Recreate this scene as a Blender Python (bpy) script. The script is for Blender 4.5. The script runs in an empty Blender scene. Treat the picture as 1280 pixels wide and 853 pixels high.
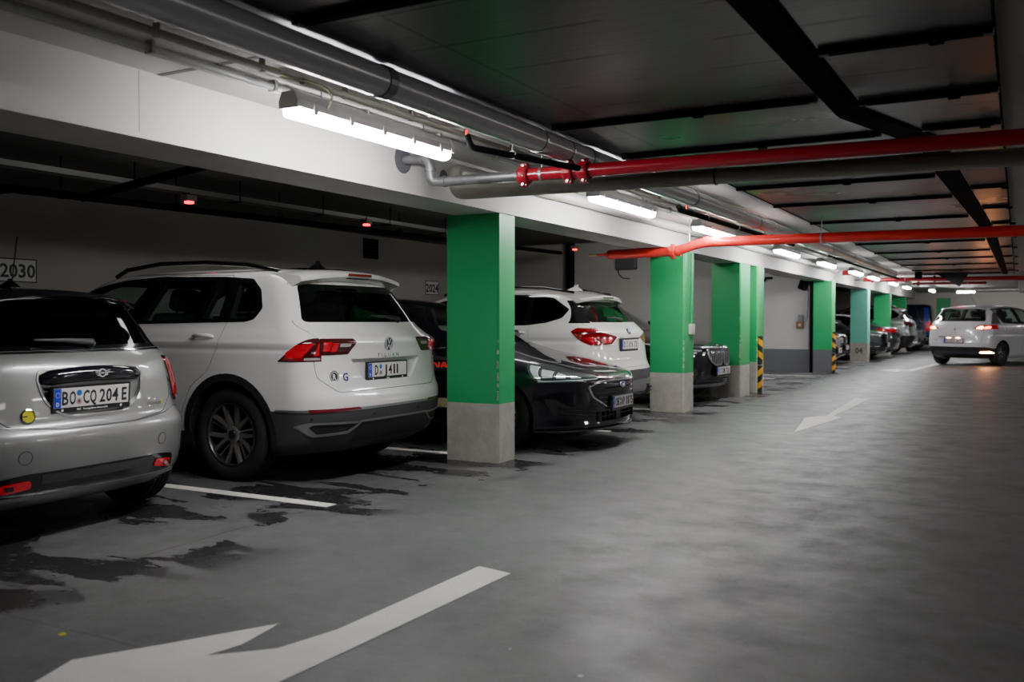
import bpy, bmesh, math, random
import numpy as np
from mathutils import Vector, Matrix
from mathutils.bvhtree import BVHTree
random.seed(4)
SC = bpy.context.scene
PI = math.pi
ALL = []                                   # objects are linked at the very end

# ------------------------------------------------------------------ materials
MATS = {}
def S(v):                                   # sRGB 0-255 -> linear
    v = v / 255.0
    return v / 12.92 if v <= .04045 else ((v + .055) / 1.055) ** 2.4
def rgb(r, g, b): return (S(r), S(g), S(b))
def pm(name, col, rough=.5, metal=0., coat=0., emit=None, es=0., spec=.5, noise=0., nscale=8., bump=0., trans=0., alpha=1.):
    if name in MATS: return MATS[name]
    m = bpy.data.materials.new(name); m.use_nodes = True
    nt = m.node_tree; b = nt.nodes['Principled BSDF']
    b.inputs['Base Color'].default_value = (*col, 1)
    b.inputs['Roughness'].default_value = rough
    b.inputs['Metallic'].default_value = metal
    b.inputs['Coat Weight'].default_value = coat
    b.inputs['Coat Roughness'].default_value = .03
    b.inputs['Specular IOR Level'].default_value = spec
    b.inputs['Transmission Weight'].default_value = trans
    if emit: 
        b.inputs['Emission Color'].default_value = (*emit, 1)
        b.inputs['Emission Strength'].default_value = es
    if noise or bump:
        tc = nt.nodes.new('ShaderNodeTexCoord'); n = nt.nodes.new('ShaderNodeTexNoise')
        n.inputs['Scale'].default_value = nscale; n.inputs['Detail'].default_value = 6
        nt.links.new(tc.outputs['Object'], n.inputs['Vector'])
        if noise:
            mx = nt.nodes.new('ShaderNodeMix'); mx.data_type = 'RGBA'
            mx.inputs[6].default_value = (*[c * (1 - noise) for c in col], 1)
            mx.inputs[7].default_value = (*[min(1, c * (1 + noise)) for c in col], 1)
            nt.links.new(n.outputs['Fac'], mx.inputs[0]); nt.links.new(mx.outputs[2], b.inputs['Base Color'])
        if bump:
            bp = nt.nodes.new('ShaderNodeBump'); bp.inputs['Strength'].default_value = bump; bp.inputs['Distance'].default_value = .01
            nt.links.new(n.outputs['Fac'], bp.inputs['Height']); nt.links.new(bp.outputs['Normal'], b.inputs['Normal'])
    MATS[name] = m
    return m
def glass_mat(name, tint, refl=1.45):
    if name in MATS: return MATS[name]
    m = bpy.data.materials.new(name); m.use_nodes = True; nt = m.node_tree; nt.nodes.clear()
    out = nt.nodes.new('ShaderNodeOutputMaterial'); mix = nt.nodes.new('ShaderNodeMixShader')
    tr = nt.nodes.new('ShaderNodeBsdfTransparent'); tr.inputs[0].default_value = (*tint, 1)
    gl = nt.nodes.new('ShaderNodeBsdfGlossy'); gl.inputs['Roughness'].default_value = .02
    gl.inputs[0].default_value = (1, 1, 1, 1)
    fr = nt.nodes.new('ShaderNodeFresnel'); 
    ge = nt.nodes.new('ShaderNodeNewGeometry'); mr = nt.nodes.new('ShaderNodeMapRange'); mr.inputs[3].default_value = refl; mr.inputs[4].default_value = 1 / refl
    nt.links.new(ge.outputs['Backfacing'], mr.inputs[0]); nt.links.new(mr.outputs[0], fr.inputs[0])
    nt.links.new(fr.outputs[0], mix.inputs[0]); nt.links.new(tr.outputs[0], mix.inputs[1]); nt.links.new(gl.outputs[0], mix.inputs[2])
    nt.links.new(mix.outputs[0], out.inputs[0]); MATS[name] = m
    return m

# ------------------------------------------------------------------ objects
def reg(o):
    ALL.append(o); return o
def tag(o, label=None, cat=None, group=None, kind=None):
    if label: o['label'] = label
    if cat: o['category'] = cat
    if group: o['group'] = group
    if kind: o['kind'] = kind
    return o
def thing(name, label, cat, loc=(0, 0, 0), rz=0, group=None):
    o = reg(bpy.data.objects.new(name, None)); o.location = loc; o.rotation_euler = (0, 0, rz); o.empty_display_size = .2
    return tag(o, label, cat, group)
class MB:
    """collects shapes of one mesh"""
    def __init__(s): s.v = []; s.f = []; s.mi = []; s.sm = []; s.m = 0; s.smooth = False
    def add(s, vs, fs):
        o = len(s.v); s.v += [tuple(v) for v in vs]
        for f in fs: s.f.append([i + o for i in f]); s.mi.append(s.m); s.sm.append(s.smooth)
        return s
    def box(s, x0, x1, y0, y1, z0, z1, M=None):
        vs = [(x, y, z) for x in (x0, x1) for y in (y0, y1) for z in (z0, z1)]
        if M: vs = [M @ Vector(v) for v in vs]
        return s.add(vs, [(0, 1, 3, 2), (4, 6, 7, 5), (0, 4, 5, 1), (2, 3, 7, 6), (0, 2, 6, 4), (1, 5, 7, 3)])
    def bbox(s, x0, x1, y0, y1, z0, z1, b=.01, M=None):
        """box with chamfered edges"""
        bm = bmesh.new(); bmesh.ops.create_cube(bm, size=1)
        for v in bm.verts: v.co = ((x0 + x1) / 2 + v.co.x * (x1 - x0), (y0 + y1) / 2 + v.co.y * (y1 - y0), (z0 + z1) / 2 + v.co.z * (z1 - z0))
        bmesh.ops.bevel(bm, geom=bm.edges[:], offset=b, segments=2, profile=.5, affect='EDGES')
        if M: bmesh.ops.transform(bm, matrix=M, verts=bm.verts)
        bm.verts.index_update(); s.add([v.co[:] for v in bm.verts], [[v.index for v in f.verts] for f in bm.faces]); bm.free(); return s
    def tube(s, pts, r, n=12, cap=True, fillet=0):
        pts = [Vector(p) for p in pts]; rs = r if isinstance(r, (list, tuple)) else None
        if fillet and len(pts) > 2:
            q = [pts[0]]
            for i in range(1, len(pts) - 1):
                a, b, c = pts[i - 1], pts[i], pts[i + 1]
                f = min(fillet, (a - b).length * .45, (c - b).length * .45)
                p0 = b + (a - b).normalized() * f; p2 = b + (c - b).normalized() * f
                for k in range(6):
                    t = k / 5; q.append((1 - t) ** 2 * p0 + 2 * t * (1 - t) * b + t * t * p2)
            q.append(pts[-1]); pts = q
        ring = []; up = None; vs = []
        for i, p in enumerate(pts):
            d = ((pts[i + 1] - p) if i < len(pts) - 1 else (p - pts[i - 1])).normalized()
            if 0 < i < len(pts) - 1: d = ((pts[i + 1] - p).normalized() + (p - pts[i - 1]).normalized()).normalized()
            if up is None: up = Vector((0, 0, 1)) if abs(d.z) < .9 else Vector((1, 0, 0))
            a = (up - d * up.dot(d)).normalized(); up = a; b = d.cross(a)
            rr = rs[i] if rs else r
            vs += [p + (a * math.cos(2 * PI * k / n) + b * math.sin(2 * PI * k / n)) * rr for k in range(n)]
        L = len(pts); fs = [(i * n + k, i * n + (k + 1) % n, (i + 1) * n + (k + 1) % n, (i + 1) * n + k) for i in range(L - 1) for k in range(n)]
        o = s.smooth; s.smooth = True; s.add(vs, fs); s.smooth = o
        if cap: s.add(vs[:n], [tuple(range(n))[::-1]]); s.add(vs[-n:], [tuple(range(n))])
        return s
    def lathe(s, prof, n=32, M=None, cap=True):
        """profile [(r, h)] turned about local z"""
        vs = [Vector((r * math.cos(2 * PI * k / n), r * math.sin(2 * PI * k / n), h)) for r, h in prof for k in range(n)]
        if M: vs = [M @ v for v in vs]
        L = len(prof); fs = [(i * n + k, i * n + (k + 1) % n, (i + 1) * n + (k + 1) % n, (i + 1) * n + k) for i in range(L - 1) for k in range(n)]
        if cap: fs += [tuple(range(n))[::-1], tuple(range((L - 1) * n, L * n))]
        return s.add(vs, fs)
    def prism(s, poly, h0, h1, M=None):
        """polygon in xy, extruded along z"""
        n = len(poly); a = sum(poly[i][0] * poly[(i + 1) % n][1] - poly[(i + 1) % n][0] * poly[i][1] for i in range(n))
        if a < 0: poly = poly[::-1]
        vs = [Vector((p[0], p[1], h)) for h in (h0, h1) for p in poly]
        if M: vs = [M @ v for v in vs]
        return s.add(vs, [tuple(range(n))[::-1], tuple(range(n, 2 * n))] + [(i, (i + 1) % n, n + (i + 1) % n, n + i) for i in range(n)])
    def mesh(s, name, mats):
        me = bpy.data.meshes.new(name); me.from_pydata(s.v, [], s.f)
        for m in (mats if isinstance(mats, (list, tuple)) else [mats]): me.materials.append(m)
        me.polygons.foreach_set('material_index', s.mi); me.polygons.foreach_set('use_smooth', s.sm); me.update()
        return me
    def build(s, name, mats, parent=None, loc=None, fix=True):
        me = s.mesh(name, mats)
        if fix:
            bm = bmesh.new(); bm.from_mesh(me); bmesh.ops.recalc_face_normals(bm, faces=bm.faces); bm.to_mesh(me); bm.free()
        o = reg(bpy.data.objects.new(name, me))
        if parent: o.parent = parent
        if loc: o.location = loc
        return o
def copy_tree(o, parent=None):
    kids = [c for c in ALL if c.parent is o]
    c = reg(o.copy())
    if parent: c.parent = parent
    for k in kids: copy_tree(k, c)
    return c
def rpoly(poly, r, n=4):
    """polygon with rounded corners"""
    out = []; N = len(poly)
    for i in range(N):
        a, b, c = Vector(poly[i - 1][:2]), Vector(poly[i][:2]), Vector(poly[(i + 1) % N][:2])
        f = min(r, (a - b).length * .45, (c - b).length * .45)
        p0 = b + (a - b).normalized() * f; p2 = b + (c - b).normalized() * f
        for k in range(n + 1):
            t = k / n; q = (1 - t) ** 2 * p0 + 2 * t * (1 - t) * b + t * t * p2; out.append((q.x, q.y))
    return out
def grow(poly, d):
    """polygon offset outwards by d"""
    N = len(poly); a = sum(poly[i][0] * poly[(i + 1) % N][1] - poly[(i + 1) % N][0] * poly[i][1] for i in range(N))
    sg = 1 if a > 0 else -1; out = []
    for i in range(N):
        p, q, r = Vector(poly[i - 1][:2]), Vector(poly[i][:2]), Vector(poly[(i + 1) % N][:2])
        e1 = (q - p).normalized(); e2 = (r - q).normalized()
        n1 = Vector((e1.y, -e1.x)) * sg; n2 = Vector((e2.y, -e2.x)) * sg
        m = n1 + n2
        m = m / max(.3, m.dot(n1)) if m.length > 1e-6 else n1
        out.append((q.x + m.x * d, q.y + m.y * d))
    return out
def mir(poly): return [(-p[0], p[1]) for p in poly][::-1]
def text_mb(txt, h, sx=1., bold=0., sp=1., depth=.001):
    """lettering as vertices and faces in xy, cap height h, centred"""
    cu = bpy.data.curves.new('t', 'FONT'); cu.body = txt; cu.size = 1; cu.offset = bold; cu.space_character = sp; cu.resolution_u = 2
    cu.align_x = 'CENTER'; cu.extrude = 0.5
    o = bpy.data.objects.new('t', cu); SC.collection.objects.link(o)
    dg = bpy.context.evaluated_depsgraph_get(); me = bpy.data.meshes.new_from_object(o.evaluated_get(dg))
    bpy.data.objects.remove(o); bpy.data.curves.remove(cu)
    vs = [v.co.copy() for v in me.vertices]; fs = [list(p.vertices) for p in me.polygons]; bpy.data.meshes.remove(me)
    k = h / .729
    x0 = min(v.x for v in vs); x1 = max(v.x for v in vs)
    return [Vector(((v.x - (x0 + x1) / 2) * k * sx, v.y * k - h / 2, depth * (v.z + .5))) for v in vs], fs
# ------------------------------------------------------------------ car body machinery
def pchip(t, y, tq):
    t = np.array(t, float); y = np.array(y, float); h = np.diff(t); d = np.diff(y) / h; n = len(t); m = np.zeros(n)
    for i in range(1, n - 1):
        if d[i - 1] * d[i] > 0:
            w1 = 2 * h[i] + h[i - 1]; w2 = h[i] + 2 * h[i - 1]; m[i] = (w1 + w2) / (w1 / d[i - 1] + w2 / d[i])
    m[0] = d[0]; m[-1] = d[-1]
    i = np.clip(np.searchsorted(t, tq) - 1, 0, n - 2); s = (tq - t[i]) / h[i]
    return (2 * s**3 - 3 * s**2 + 1) * y[i] + (s**3 - 2 * s**2 + s) * h[i] * m[i] + (-2 * s**3 + 3 * s**2) * y[i + 1] + (s**3 - s**2) * h[i] * m[i + 1]
def arc(n_exp, d, w, N):
    ph = np.linspace(0, PI / 2, 300); c = np.cos(ph); sn = np.sin(ph)
    y = w * np.clip(sn, 0, 1) ** (2 / n_exp); x = d * (1 - np.clip(c, 0, 1) ** (2 / n_exp))
    L = np.concatenate([[0], np.cumsum(np.hypot(np.diff(x), np.diff(y)))]); q = np.linspace(0, L[-1], N + 1)
    return np.interp(q, L, x), np.interp(q, L, y)
def loft(keys, inset=0., res=.032, bow=.012, shape=None):
    K = np.array(keys, float); z, xf, xr, w = K[:, 0], K[:, 1], K[:, 2], K[:, 3]
    ch = np.concatenate([[0], np.cumsum(np.sqrt(np.diff(z)**2 + np.diff(w)**2 + .5 * np.diff(xf)**2 + .5 * np.diff(xr)**2))])
    tq = []
    for i in range(len(ch) - 1):
        n = max(1, int(math.ceil((ch[i + 1] - ch[i]) / res))); tq += list(np.linspace(ch[i], ch[i + 1], n, endpoint=False))
    tq = np.array(tq + [ch[-1]]); A = [pchip(ch, K[:, j], tq) for j in range(8)]
    NR, NS, NF = 34, 44, 34; rows = []
    for k in range(len(tq)):
        zz, f, r, ww, df, nf, dr, nr = [a[k] for a in A]
        ww = max(.012, ww - inset); f -= inset * 1.3; r += inset * 1.3; zz -= inset
        if f - r < .1: f = r + .1
        tot = f - r; df = min(df, tot * .49); dr = min(dr, tot * .49)
        xa, ya = arc(nr, dr, ww, NR); xb, yb = arc(nf, df, ww, NF)
        xs = np.concatenate([r + xa, np.linspace(r + dr, f - df, NS + 1)[1:-1], (f - xb)[::-1]])
        ys = np.concatenate([ya, np.full(NS - 1, ww), yb[::-1]])
        c = (f + r) / 2; u = np.abs((xs - c) / (tot / 2)); ys = ys * (1 - bow * u**2.5)
        if shape is not None and not inset: ys = ys + shape(xs, zz) * (ys / ww) ** 6
        half = list(zip(xs, ys)); row = [(x, y, zz) for x, y in half] + [(x, -y, zz) for x, y in half[-2:0:-1]]
        rows.append(row)
    n = len(rows[0]); vs = [p for r_ in rows for p in r_]; fs = []
    for i in range(len(rows) - 1):
        for k in range(n): fs.append((i * n + k, (i + 1) * n + k, (i + 1) * n + (k + 1) % n, i * n + (k + 1) % n))
    m = n // 2                                  # caps as strips of quads
    def cap(o, flip):
        out = []
        for k in range(m):
            a, b, c_, d_ = o + k, o + k + 1, o + (n - k - 1) % n, o + (n - k) % n
            q = [a, b, c_, d_]; q = [v for j, v in enumerate(q) if v not in q[:j]]
            if len(q) > 2: out.append(tuple(q[::-1] if flip else q))
        return out
    fs += cap(0, False) + cap((len(rows) - 1) * n, True)
    me = bpy.data.meshes.new('loft'); me.from_pydata(vs, [], fs)
    bm = bmesh.new(); bm.from_mesh(me); bmesh.ops.recalc_face_normals(bm, faces=bm.faces); bm.to_mesh(me); bm.free(); me.update()
    return me
def boolop(a, b, op, free_b=True):
    oa = bpy.data.objects.new('a', a); ob = bpy.data.objects.new('b', b)
    SC.collection.objects.link(oa); SC.collection.objects.link(ob)
    md = oa.modifiers.new('m', 'BOOLEAN'); md.object = ob; md.operation = op; md.solver = 'MANIFOLD'
    dg = bpy.context.evaluated_depsgraph_get(); me = bpy.data.meshes.new_from_object(oa.evaluated_get(dg))
    bpy.data.objects.remove(oa); bpy.data.objects.remove(ob)
    if free_b: bpy.data.meshes.remove(b)
    return me
def axis_prism(poly, axis, a, b):
    """side view 'y': poly (x, z); end view 'x': poly (y, z); plan 'z': poly (x, y)"""
    if axis == 'y': M = Matrix(((1, 0, 0, 0), (0, 0, 1, 0), (0, 1, 0, 0), (0, 0, 0, 1)))
    elif axis == 'x': M = Matrix(((0, 0, 1, 0), (1, 0, 0, 0), (0, 1, 0, 0), (0, 0, 0, 1)))
    else: M = Matrix()
    mb = MB(); mb.prism(poly, a, b, M); me = mb.mesh('prism', [])
    bm = bmesh.new(); bm.from_mesh(me); bmesh.ops.triangulate(bm, faces=[f for f in bm.faces if len(f.verts) > 4])
    bmesh.ops.recalc_face_normals(bm, faces=bm.faces); bm.to_mesh(me); bm.free(); return me
def cylinder(x, z, r, y0, y1, n=40):
    return axis_prism([(x + r * math.cos(2 * PI * k / n), z + r * math.sin(2 * PI * k / n)) for k in range(n)], 'y', y0, y1)
class Car:
    def __init__(s, root, keys, bow=.012, shape=None, cabin=None, paint=None, res=.032):
        s.root = root; s.keys = keys; s.ref = loft(keys, 0, res, bow, shape); s.paint = paint; s.bow = bow; s.skins = {}
        r = s.ref; s.rv = [v.co.copy() for v in r.vertices]; s.rn = [v.normal.copy() for v in r.vertices]
        r.calc_loop_triangles(); s.tri = [tuple(t.vertices) for t in r.loop_triangles]
        s.bvh = BVHTree.FromPolygons(s.rv, s.tri); s.body = r.copy(); s.recess = []
        s.cabin = cabin
    def offs(s, d):
        me = s.ref.copy()
        co = np.array([v + n * d for v, n in zip(s.rv, s.rn)]).ravel(); me.vertices.foreach_set('co', co); me.update(); return me
    def hollow(s):
        x0, x1, z0 = s.cabin
        c = loft(s.keys, .045, .05, s.bow); c = boolop(c, axis_prism([(x0, z0), (x1, z0), (x1, 3), (x0, 3)], 'y', -2, 2), 'INTERSECT')
        s.body = boolop(s.body, c, 'DIFFERENCE')
    def cut(s, poly, axis, a, b): s.body = boolop(s.body, axis_prism(poly, axis, a, b), 'DIFFERENCE')
    def dent(s, poly, axis, a, b):
        s.cut(poly, axis, a, b); xs = [p[0] for p in poly]; ys = [p[1] for p in poly]
        s.recess.append((axis, min(xs), max(xs), min(ys), max(ys), a, b))
    def wheelwells(s, xs, r, w, zc):
        for x in xs:
            for sg in (-1, 1): s.body = boolop(s.body, cylinder(x, zc, r, *sorted((sg * (w - .30), sg * (w + .3)))), 'DIFFERENCE')
    def extract(s, name, poly, axis, a, b, gap=.0035, mat=None, mats=None):
        p = boolop(s.body.copy(), axis_prism(poly, axis, a, b), 'INTERSECT')
        s.body = boolop(s.body, axis_prism(grow(poly, gap), axis, min(a, b) - gap, max(a, b) + gap), 'DIFFERENCE')
        return s.fin(name, p, mat or s.paint)
    def skin(s, name, poly, axis, a, b, mat, out=.003, inn=-.006, parent=None, holes=(), bevel=False):
        key = (out, inn)
        if key not in s.skins: s.skins[key] = boolop(s.offs(out), s.offs(inn), 'DIFFERENCE')
        p = boolop(s.skins[key].copy(), axis_prism(poly, axis, a, b), 'INTERSECT')
        for h in holes: p = boolop(p, axis_prism(h, axis, a - .01, b + .01), 'DIFFERENCE')
        return s.fin(name, p, mat, parent, .03)
    def fin(s, name, me, mat, parent=None, tol=.004):
        me.materials.clear(); me.materials.append(mat); inner = pm('car_inner_black', (.012, .012, .013), .7); me.materials.append(inner)
        vc = {}
        def vn(i):
            if i not in vc:
                co = me.vertices[i].co; loc, nrm, t, d = s.bvh.find_nearest(co)
                a, b, c = [s.rv[k] for k in s.tri[t]]; na, nb, nc = [s.rn[k] for k in s.tri[t]]
                v0, v1, v2 = b - a, c - a, loc - a; d00, d01, d11, d20, d21 = v0.dot(v0), v0.dot(v1), v1.dot(v1), v2.dot(v0), v2.dot(v1)
                de = d00 * d11 - d01 * d01
                if abs(de) < 1e-14: vc[i] = nrm
                else:
                    v = (d11 * d20 - d01 * d21) / de; w = (d00 * d21 - d01 * d20) / de; vc[i] = (na * (1 - v - w) + nb * v + nc * w).normalized()
            return vc[i]
        nl = [None] * len(me.loops); mi = []
        for p in me.polygons:
            c = p.center; loc, nrm, t, d = s.bvh.find_nearest(c); fn = p.normal
            near = d < max(tol, .012) and nrm.dot(fn) > .75
            for li in p.loop_indices: nl[li] = vn(me.loops[li].vertex_index) if near else fn
            k = 0
            if tol < .01 and d > .006:
                k = 1
                for ax, x0, x1, y0, y1, a, b in s.recess:
                    u, v, w_ = ((c.x, c.z, c.y), (c.y, c.z, c.x), (c.x, c.y, c.z))[('y', 'x', 'z').index(ax)]
                    if x0 - .01 < u < x1 + .01 and y0 - .01 < v < y1 + .01 and a - .01 < w_ < b + .01: k = 0
            mi.append(k)
        me.polygons.foreach_set('material_index', mi); me.polygons.foreach_set('use_smooth', [True] * len(mi))
        me.normals_split_custom_set([n[:] for n in nl]); me.name = name
        o = reg(bpy.data.objects.new(name, me)); o.parent = parent or s.root
        return o
    def done(s, name='body'):
        o = s.fin(name, s.body, s.paint)
        for k in s.skins.values(): bpy.data.meshes.remove(k)
        return o
    def spot(s, d, a, z, lift=.0, up=Vector((0, 0, 1))):
        """frame on the body surface: d 'r' rear, 'f' front (a = y), 'L'/'R' side (a = x); local z is outwards, y up"""
        if d == 'r': o, v = Vector((-5, a, z)), Vector((1, 0, 0))
        elif d == 'f': o, v = Vector((5, a, z)), Vector((-1, 0, 0))
        elif d == 'L': o, v = Vector((a, 3, z)), Vector((0, -1, 0))
        else: o, v = Vector((a, -3, z)), Vector((0, 1, 0))
        loc, nrm, t, ds = s.bvh.ray_cast(o, v)
        n = nrm; x = up.cross(n).normalized(); y = n.cross(x)
        M = Matrix((x, y, n)).transposed().to_4x4(); M.translation = loc + n * lift
        return M
    def put(s, name, mb, mats, M, parent=None):
        mb.v = [tuple(M @ Vector(v)) for v in mb.v]; return mb.build(name, mats, parent or s.root)

def wheel(root, x, y, r, wd, rim_r, side, style=0, rimcol=None, full=True):
    """tyre with rim and cap; side +1 shows its face to +y"""
    M = Matrix.Translation((x, y, r)) @ (Matrix.Rotation(-PI / 2 * side, 4, 'X'))
    mb = MB(); mb.smooth = True; h = wd / 2; b = rim_r
    prof = [(b, -h * .80), (b + .012, -h * .92), (b + (r - b) * .45, -h * 1.0), (r - .03, -h * .93), (r - .008, -h * .80), (r, -h * .6)]
    for g in (-.35, 0, .35): prof += [(r, h * g - .008), (r - .008, h * g - .006), (r - .008, h * g + .006), (r, h * g + .008)]
    prof += [(r, h * .6), (r - .008, h * .80), (r - .03, h * .93), (b + (r - b) * .45, h * 1.0), (b + .012, h * .92), (b, h * .80), (b, -h * .8)]
    mb.lathe(prof, 56 if full else 28, M, cap=False)
    tyre = mb.build('wheel', pm('tyre_rubber', (.014, .014, .015), .75, noise=.3, nscale=40), root)
    alloy = rimcol or pm('alloy_dark', (.42, .41, .39), .34, .8)
    mb = MB(); mb.smooth = True; f = h * .62
    mb.lathe([(b - .02, -h * .8), (b, -h * .82), (b, h * .80), (b - .004, h * .86), (b - .014, h * .84), (b - .018, h * .6), (b - .02, -h * .8)], 56 if full else 28, M, cap=False)
    rim = mb.build('rim', pm('alloy_barrel', (.10, .10, .10), .35, .8), tyre)
    mb = MB(); n = 5
    def spoke(a0, a1, w0, w1, z0, z1, r0=.05, r1=b - .012):
        p = []
        for a, rr, w_, z in ((a0, r0, w0, z0), ((a0 * .55 + a1 * .45), r0 + (r1 - r0) * .45, (w0 + w1) / 2, z0 + .008), (a1, r1, w1, z1)):
            d = Vector((math.cos(a), math.sin(a), 0)); t = Vector((-d.y, d.x, 0))
            p += [d * rr + t * w_ + Vector((0, 0, z - .03)), d * rr + t * w_ * .8 + Vector((0, 0, z)), d * rr - t * w_ * .8 + Vector((0, 0, z)), d * rr - t * w_ + Vector((0, 0, z - .03))]
        fs = [(i * 4 + k, i * 4 + (k + 1) % 4, i * 4 + 4 + (k + 1) % 4, i * 4 + 4 + k) for i in (0, 1) for k in range(4)] + [(0, 1, 2, 3), (8, 11, 10, 9)]
        mb.add([M @ v for v in p], fs)
    for k in range(n):
        a = 2 * PI * k / n + .35
        if style == 0:
            spoke(a - .13, a - .30, .018, .015, f - .01, f + .012); spoke(a + .13, a + .30, .018, .015, f - .01, f + .012)
            spoke(a + .62, a + .62 - .10, .008, .008, f - .035, f - .01)
        elif style == 1:
            spoke(a, a, .03, .022, f, f + .01); spoke(a + .3, a + .45, .012, .012, f - .01, f + .005); spoke(a - .3, a - .45, .012, .012, f - .01, f + .005)
        else:
            spoke(a, a + .12, .04, .02, f - .01, f + .01)
    mb.lathe([(0.001, f - .03), (.062, f - .03), (.062, f - .004), (.05, f + .002), (.001, f + .002)], 24, M, cap=False)
    mb.build('spokes', alloy, rim)
    mb = MB(); mb.smooth = True; mb.lathe([(.001, f + .0), (.034, f), (.034, f + .008), (.03, f + .011), (.001, f + .011)], 24, M, cap=False)
    mb.build('hub_cap', pm('cap_black', (.02, .02, .022), .35), rim)
    mb = MB(); mb.lathe([(.001, -.02), (b * .72, -.02), (b * .72, -.002), (.001, -.002)], 32, M, cap=False); mb.build('brake_disc', pm('disc_steel', (.12, .11, .1), .5, .8), rim)
    return tyre
def plate(car, M, txt, size=(.52, .11), dealer=None, red=None, parent=None, seals=None):
    """euro number plate in frame M: body, black holder, lettering"""
    w, h = size; mb = MB(); mb.bbox(-w / 2, w / 2, -h / 2, h / 2, .006, .012, .002)
    p = car.put('number_plate', mb, pm('plate_white', rgb(222, 218, 212), .45), M, parent)
    mb = MB(); e = .010; d = .026
    mb.bbox(-w / 2 - e, w / 2 + e, -h / 2 - d, h / 2 + e, -.012, .008, .003)
    mb.box(-w / 2 - e, w / 2 + e, -h / 2 - d, -h / 2 - .001, .008, .013); mb.box(-w / 2 - e, w / 2 + e, h / 2 + .001, h / 2 + e, .008, .013)
    mb.box(-w / 2 - e, -w / 2 - .001, -h / 2, h / 2, .008, .013); mb.box(w / 2 + .001, w / 2 + e, -h / 2, h / 2, .008, .013)
    car.put('plate_frame', mb, pm('plate_holder_black', (.012, .012, .014), .4), M, p)
    mb = MB(); mb.box(-w / 2 + .002, -w / 2 + .046, -h / 2 + .002, h / 2 - .002, .012, .0126)
    bl = car.put('country_band', mb, pm('plate_blue', rgb(20, 60, 190), .5), M, p)
    mb = MB(); v, f = text_mb('D', .022, .9, .012); mb.add([q + Vector((-w / 2 + .024, -h / 2 + .022, .0128)) for q in v], f)
    for k in range(12):
        a = 2 * PI * k / 12; mb.box(-w / 2 + .024 + .013 * math.cos(a) - .0016, -w / 2 + .024 + .013 * math.cos(a) + .0016, .018 + .013 * math.sin(a) - .0016, .018 + .013 * math.sin(a) + .0016, .0128, .0134)
    car.put('country_mark', mb, pm('plate_band_white', (.85, .85, .85), .5), M, bl)
    mb = MB()
    for t, x, wdt in txt:
        v, f = text_mb(t, .077, 1, .022, 1.0); x0 = min(q.x for q in v); x1 = max(q.x for q in v); k = wdt / (x1 - x0)
        mb.add([Vector((q.x * k + x, q.y, q.z + .0124)) for q in v], f)
    car.put('lettering', mb, pm('plate_ink', (.01, .01, .015), .5), M, p)
    if seals is not None:
        mb = MB(); mb.lathe([(.001, .0122), (.017, .0122), (.017, .0136), (.001, .0136)], 20, Matrix.Translation((seals, .024, 0)), cap=False)
        car.put('inspection_sticker', mb, pm('sticker_blue', rgb(20, 110, 190), .5), M, p)
        mb = MB(); mb.lathe([(.001, .0122), (.019, .0122), (.019, .0134), (.001, .0134)], 20, Matrix.Translation((seals, -.024, 0)), cap=False)
        mb.m = 1; mb.prism([(-.008 + seals, -.014), (.008 + seals, -.014), (.008 + seals, -.028), (seals, -.036), (-.008 + seals, -.028)], .0134, .014)
        car.put('registration_seal', mb, [pm('seal_silver', rgb(170, 172, 170), .4), pm('seal_red', rgb(150, 60, 60), .5)], M, p)
    if dealer:
        mb = MB(); v, f = text_mb(dealer, .0115, 1, .01); mb.add([q + Vector((0, -h / 2 - .013, .0134)) for q in v], f)
        for sx in (-1, 1): mb.lathe([(.001, .0134), (.008, .0134), (.008, .014), (.001, .014)], 12, Matrix.Translation((sx * .2, -h / 2 - .013, 0)), cap=False)
        car.put('frame_lettering', mb, pm('plate_band_white', (.85, .85, .85), .5), M, p)
    return p
def text_on(car, name, txt, h, M, mat, sx=1., bold=.0, sp=1., depth=.004, parent=None):
    mb = MB(); v, f = text_mb(txt, h, sx, bold, sp, depth); mb.add(v, f); return car.put(name, mb, mat, M, parent)
def seat(car_root, x, y, z, rear=False, w=.5, tone=.02):
    """car seat: cushion, backrest and headrest in one upholstery mesh each"""
    m = pm('seat_cloth_%g' % tone, (tone, tone, tone * 1.02), .8, noise=.2, nscale=60)
    mb = MB(); mb.smooth = True; mb.bbox(x - .1, x + .42, y - w / 2, y + w / 2, z, z + .18, .05)
    Mb = Matrix.Translation((x - .05, y, z + .12)) @ Matrix.Rotation(-.32, 4, 'Y')
    mb.bbox(-.13, .02, -w / 2, w / 2, 0, .60, .05, Mb)
    st = mb.build('rear_bench' if rear else 'front_seat', m, car_root)
    ys = (0,) if not rear else (-w * .34, w * .34)
    for yy in ys:
        mb = MB(); mb.smooth = True; Mh = Mb @ Matrix.Translation((-.06, yy, .60))
        mb.bbox(-.055, .055, -.135, .135, .03, .22, .045, Mh)
        for q in (-.06, .06): mb.tube([Mh @ Vector((0, q, -.04)), Mh @ Vector((0, q, .06))], .006, 6)
        mb.build('headrest', m, st)
    return st
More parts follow.
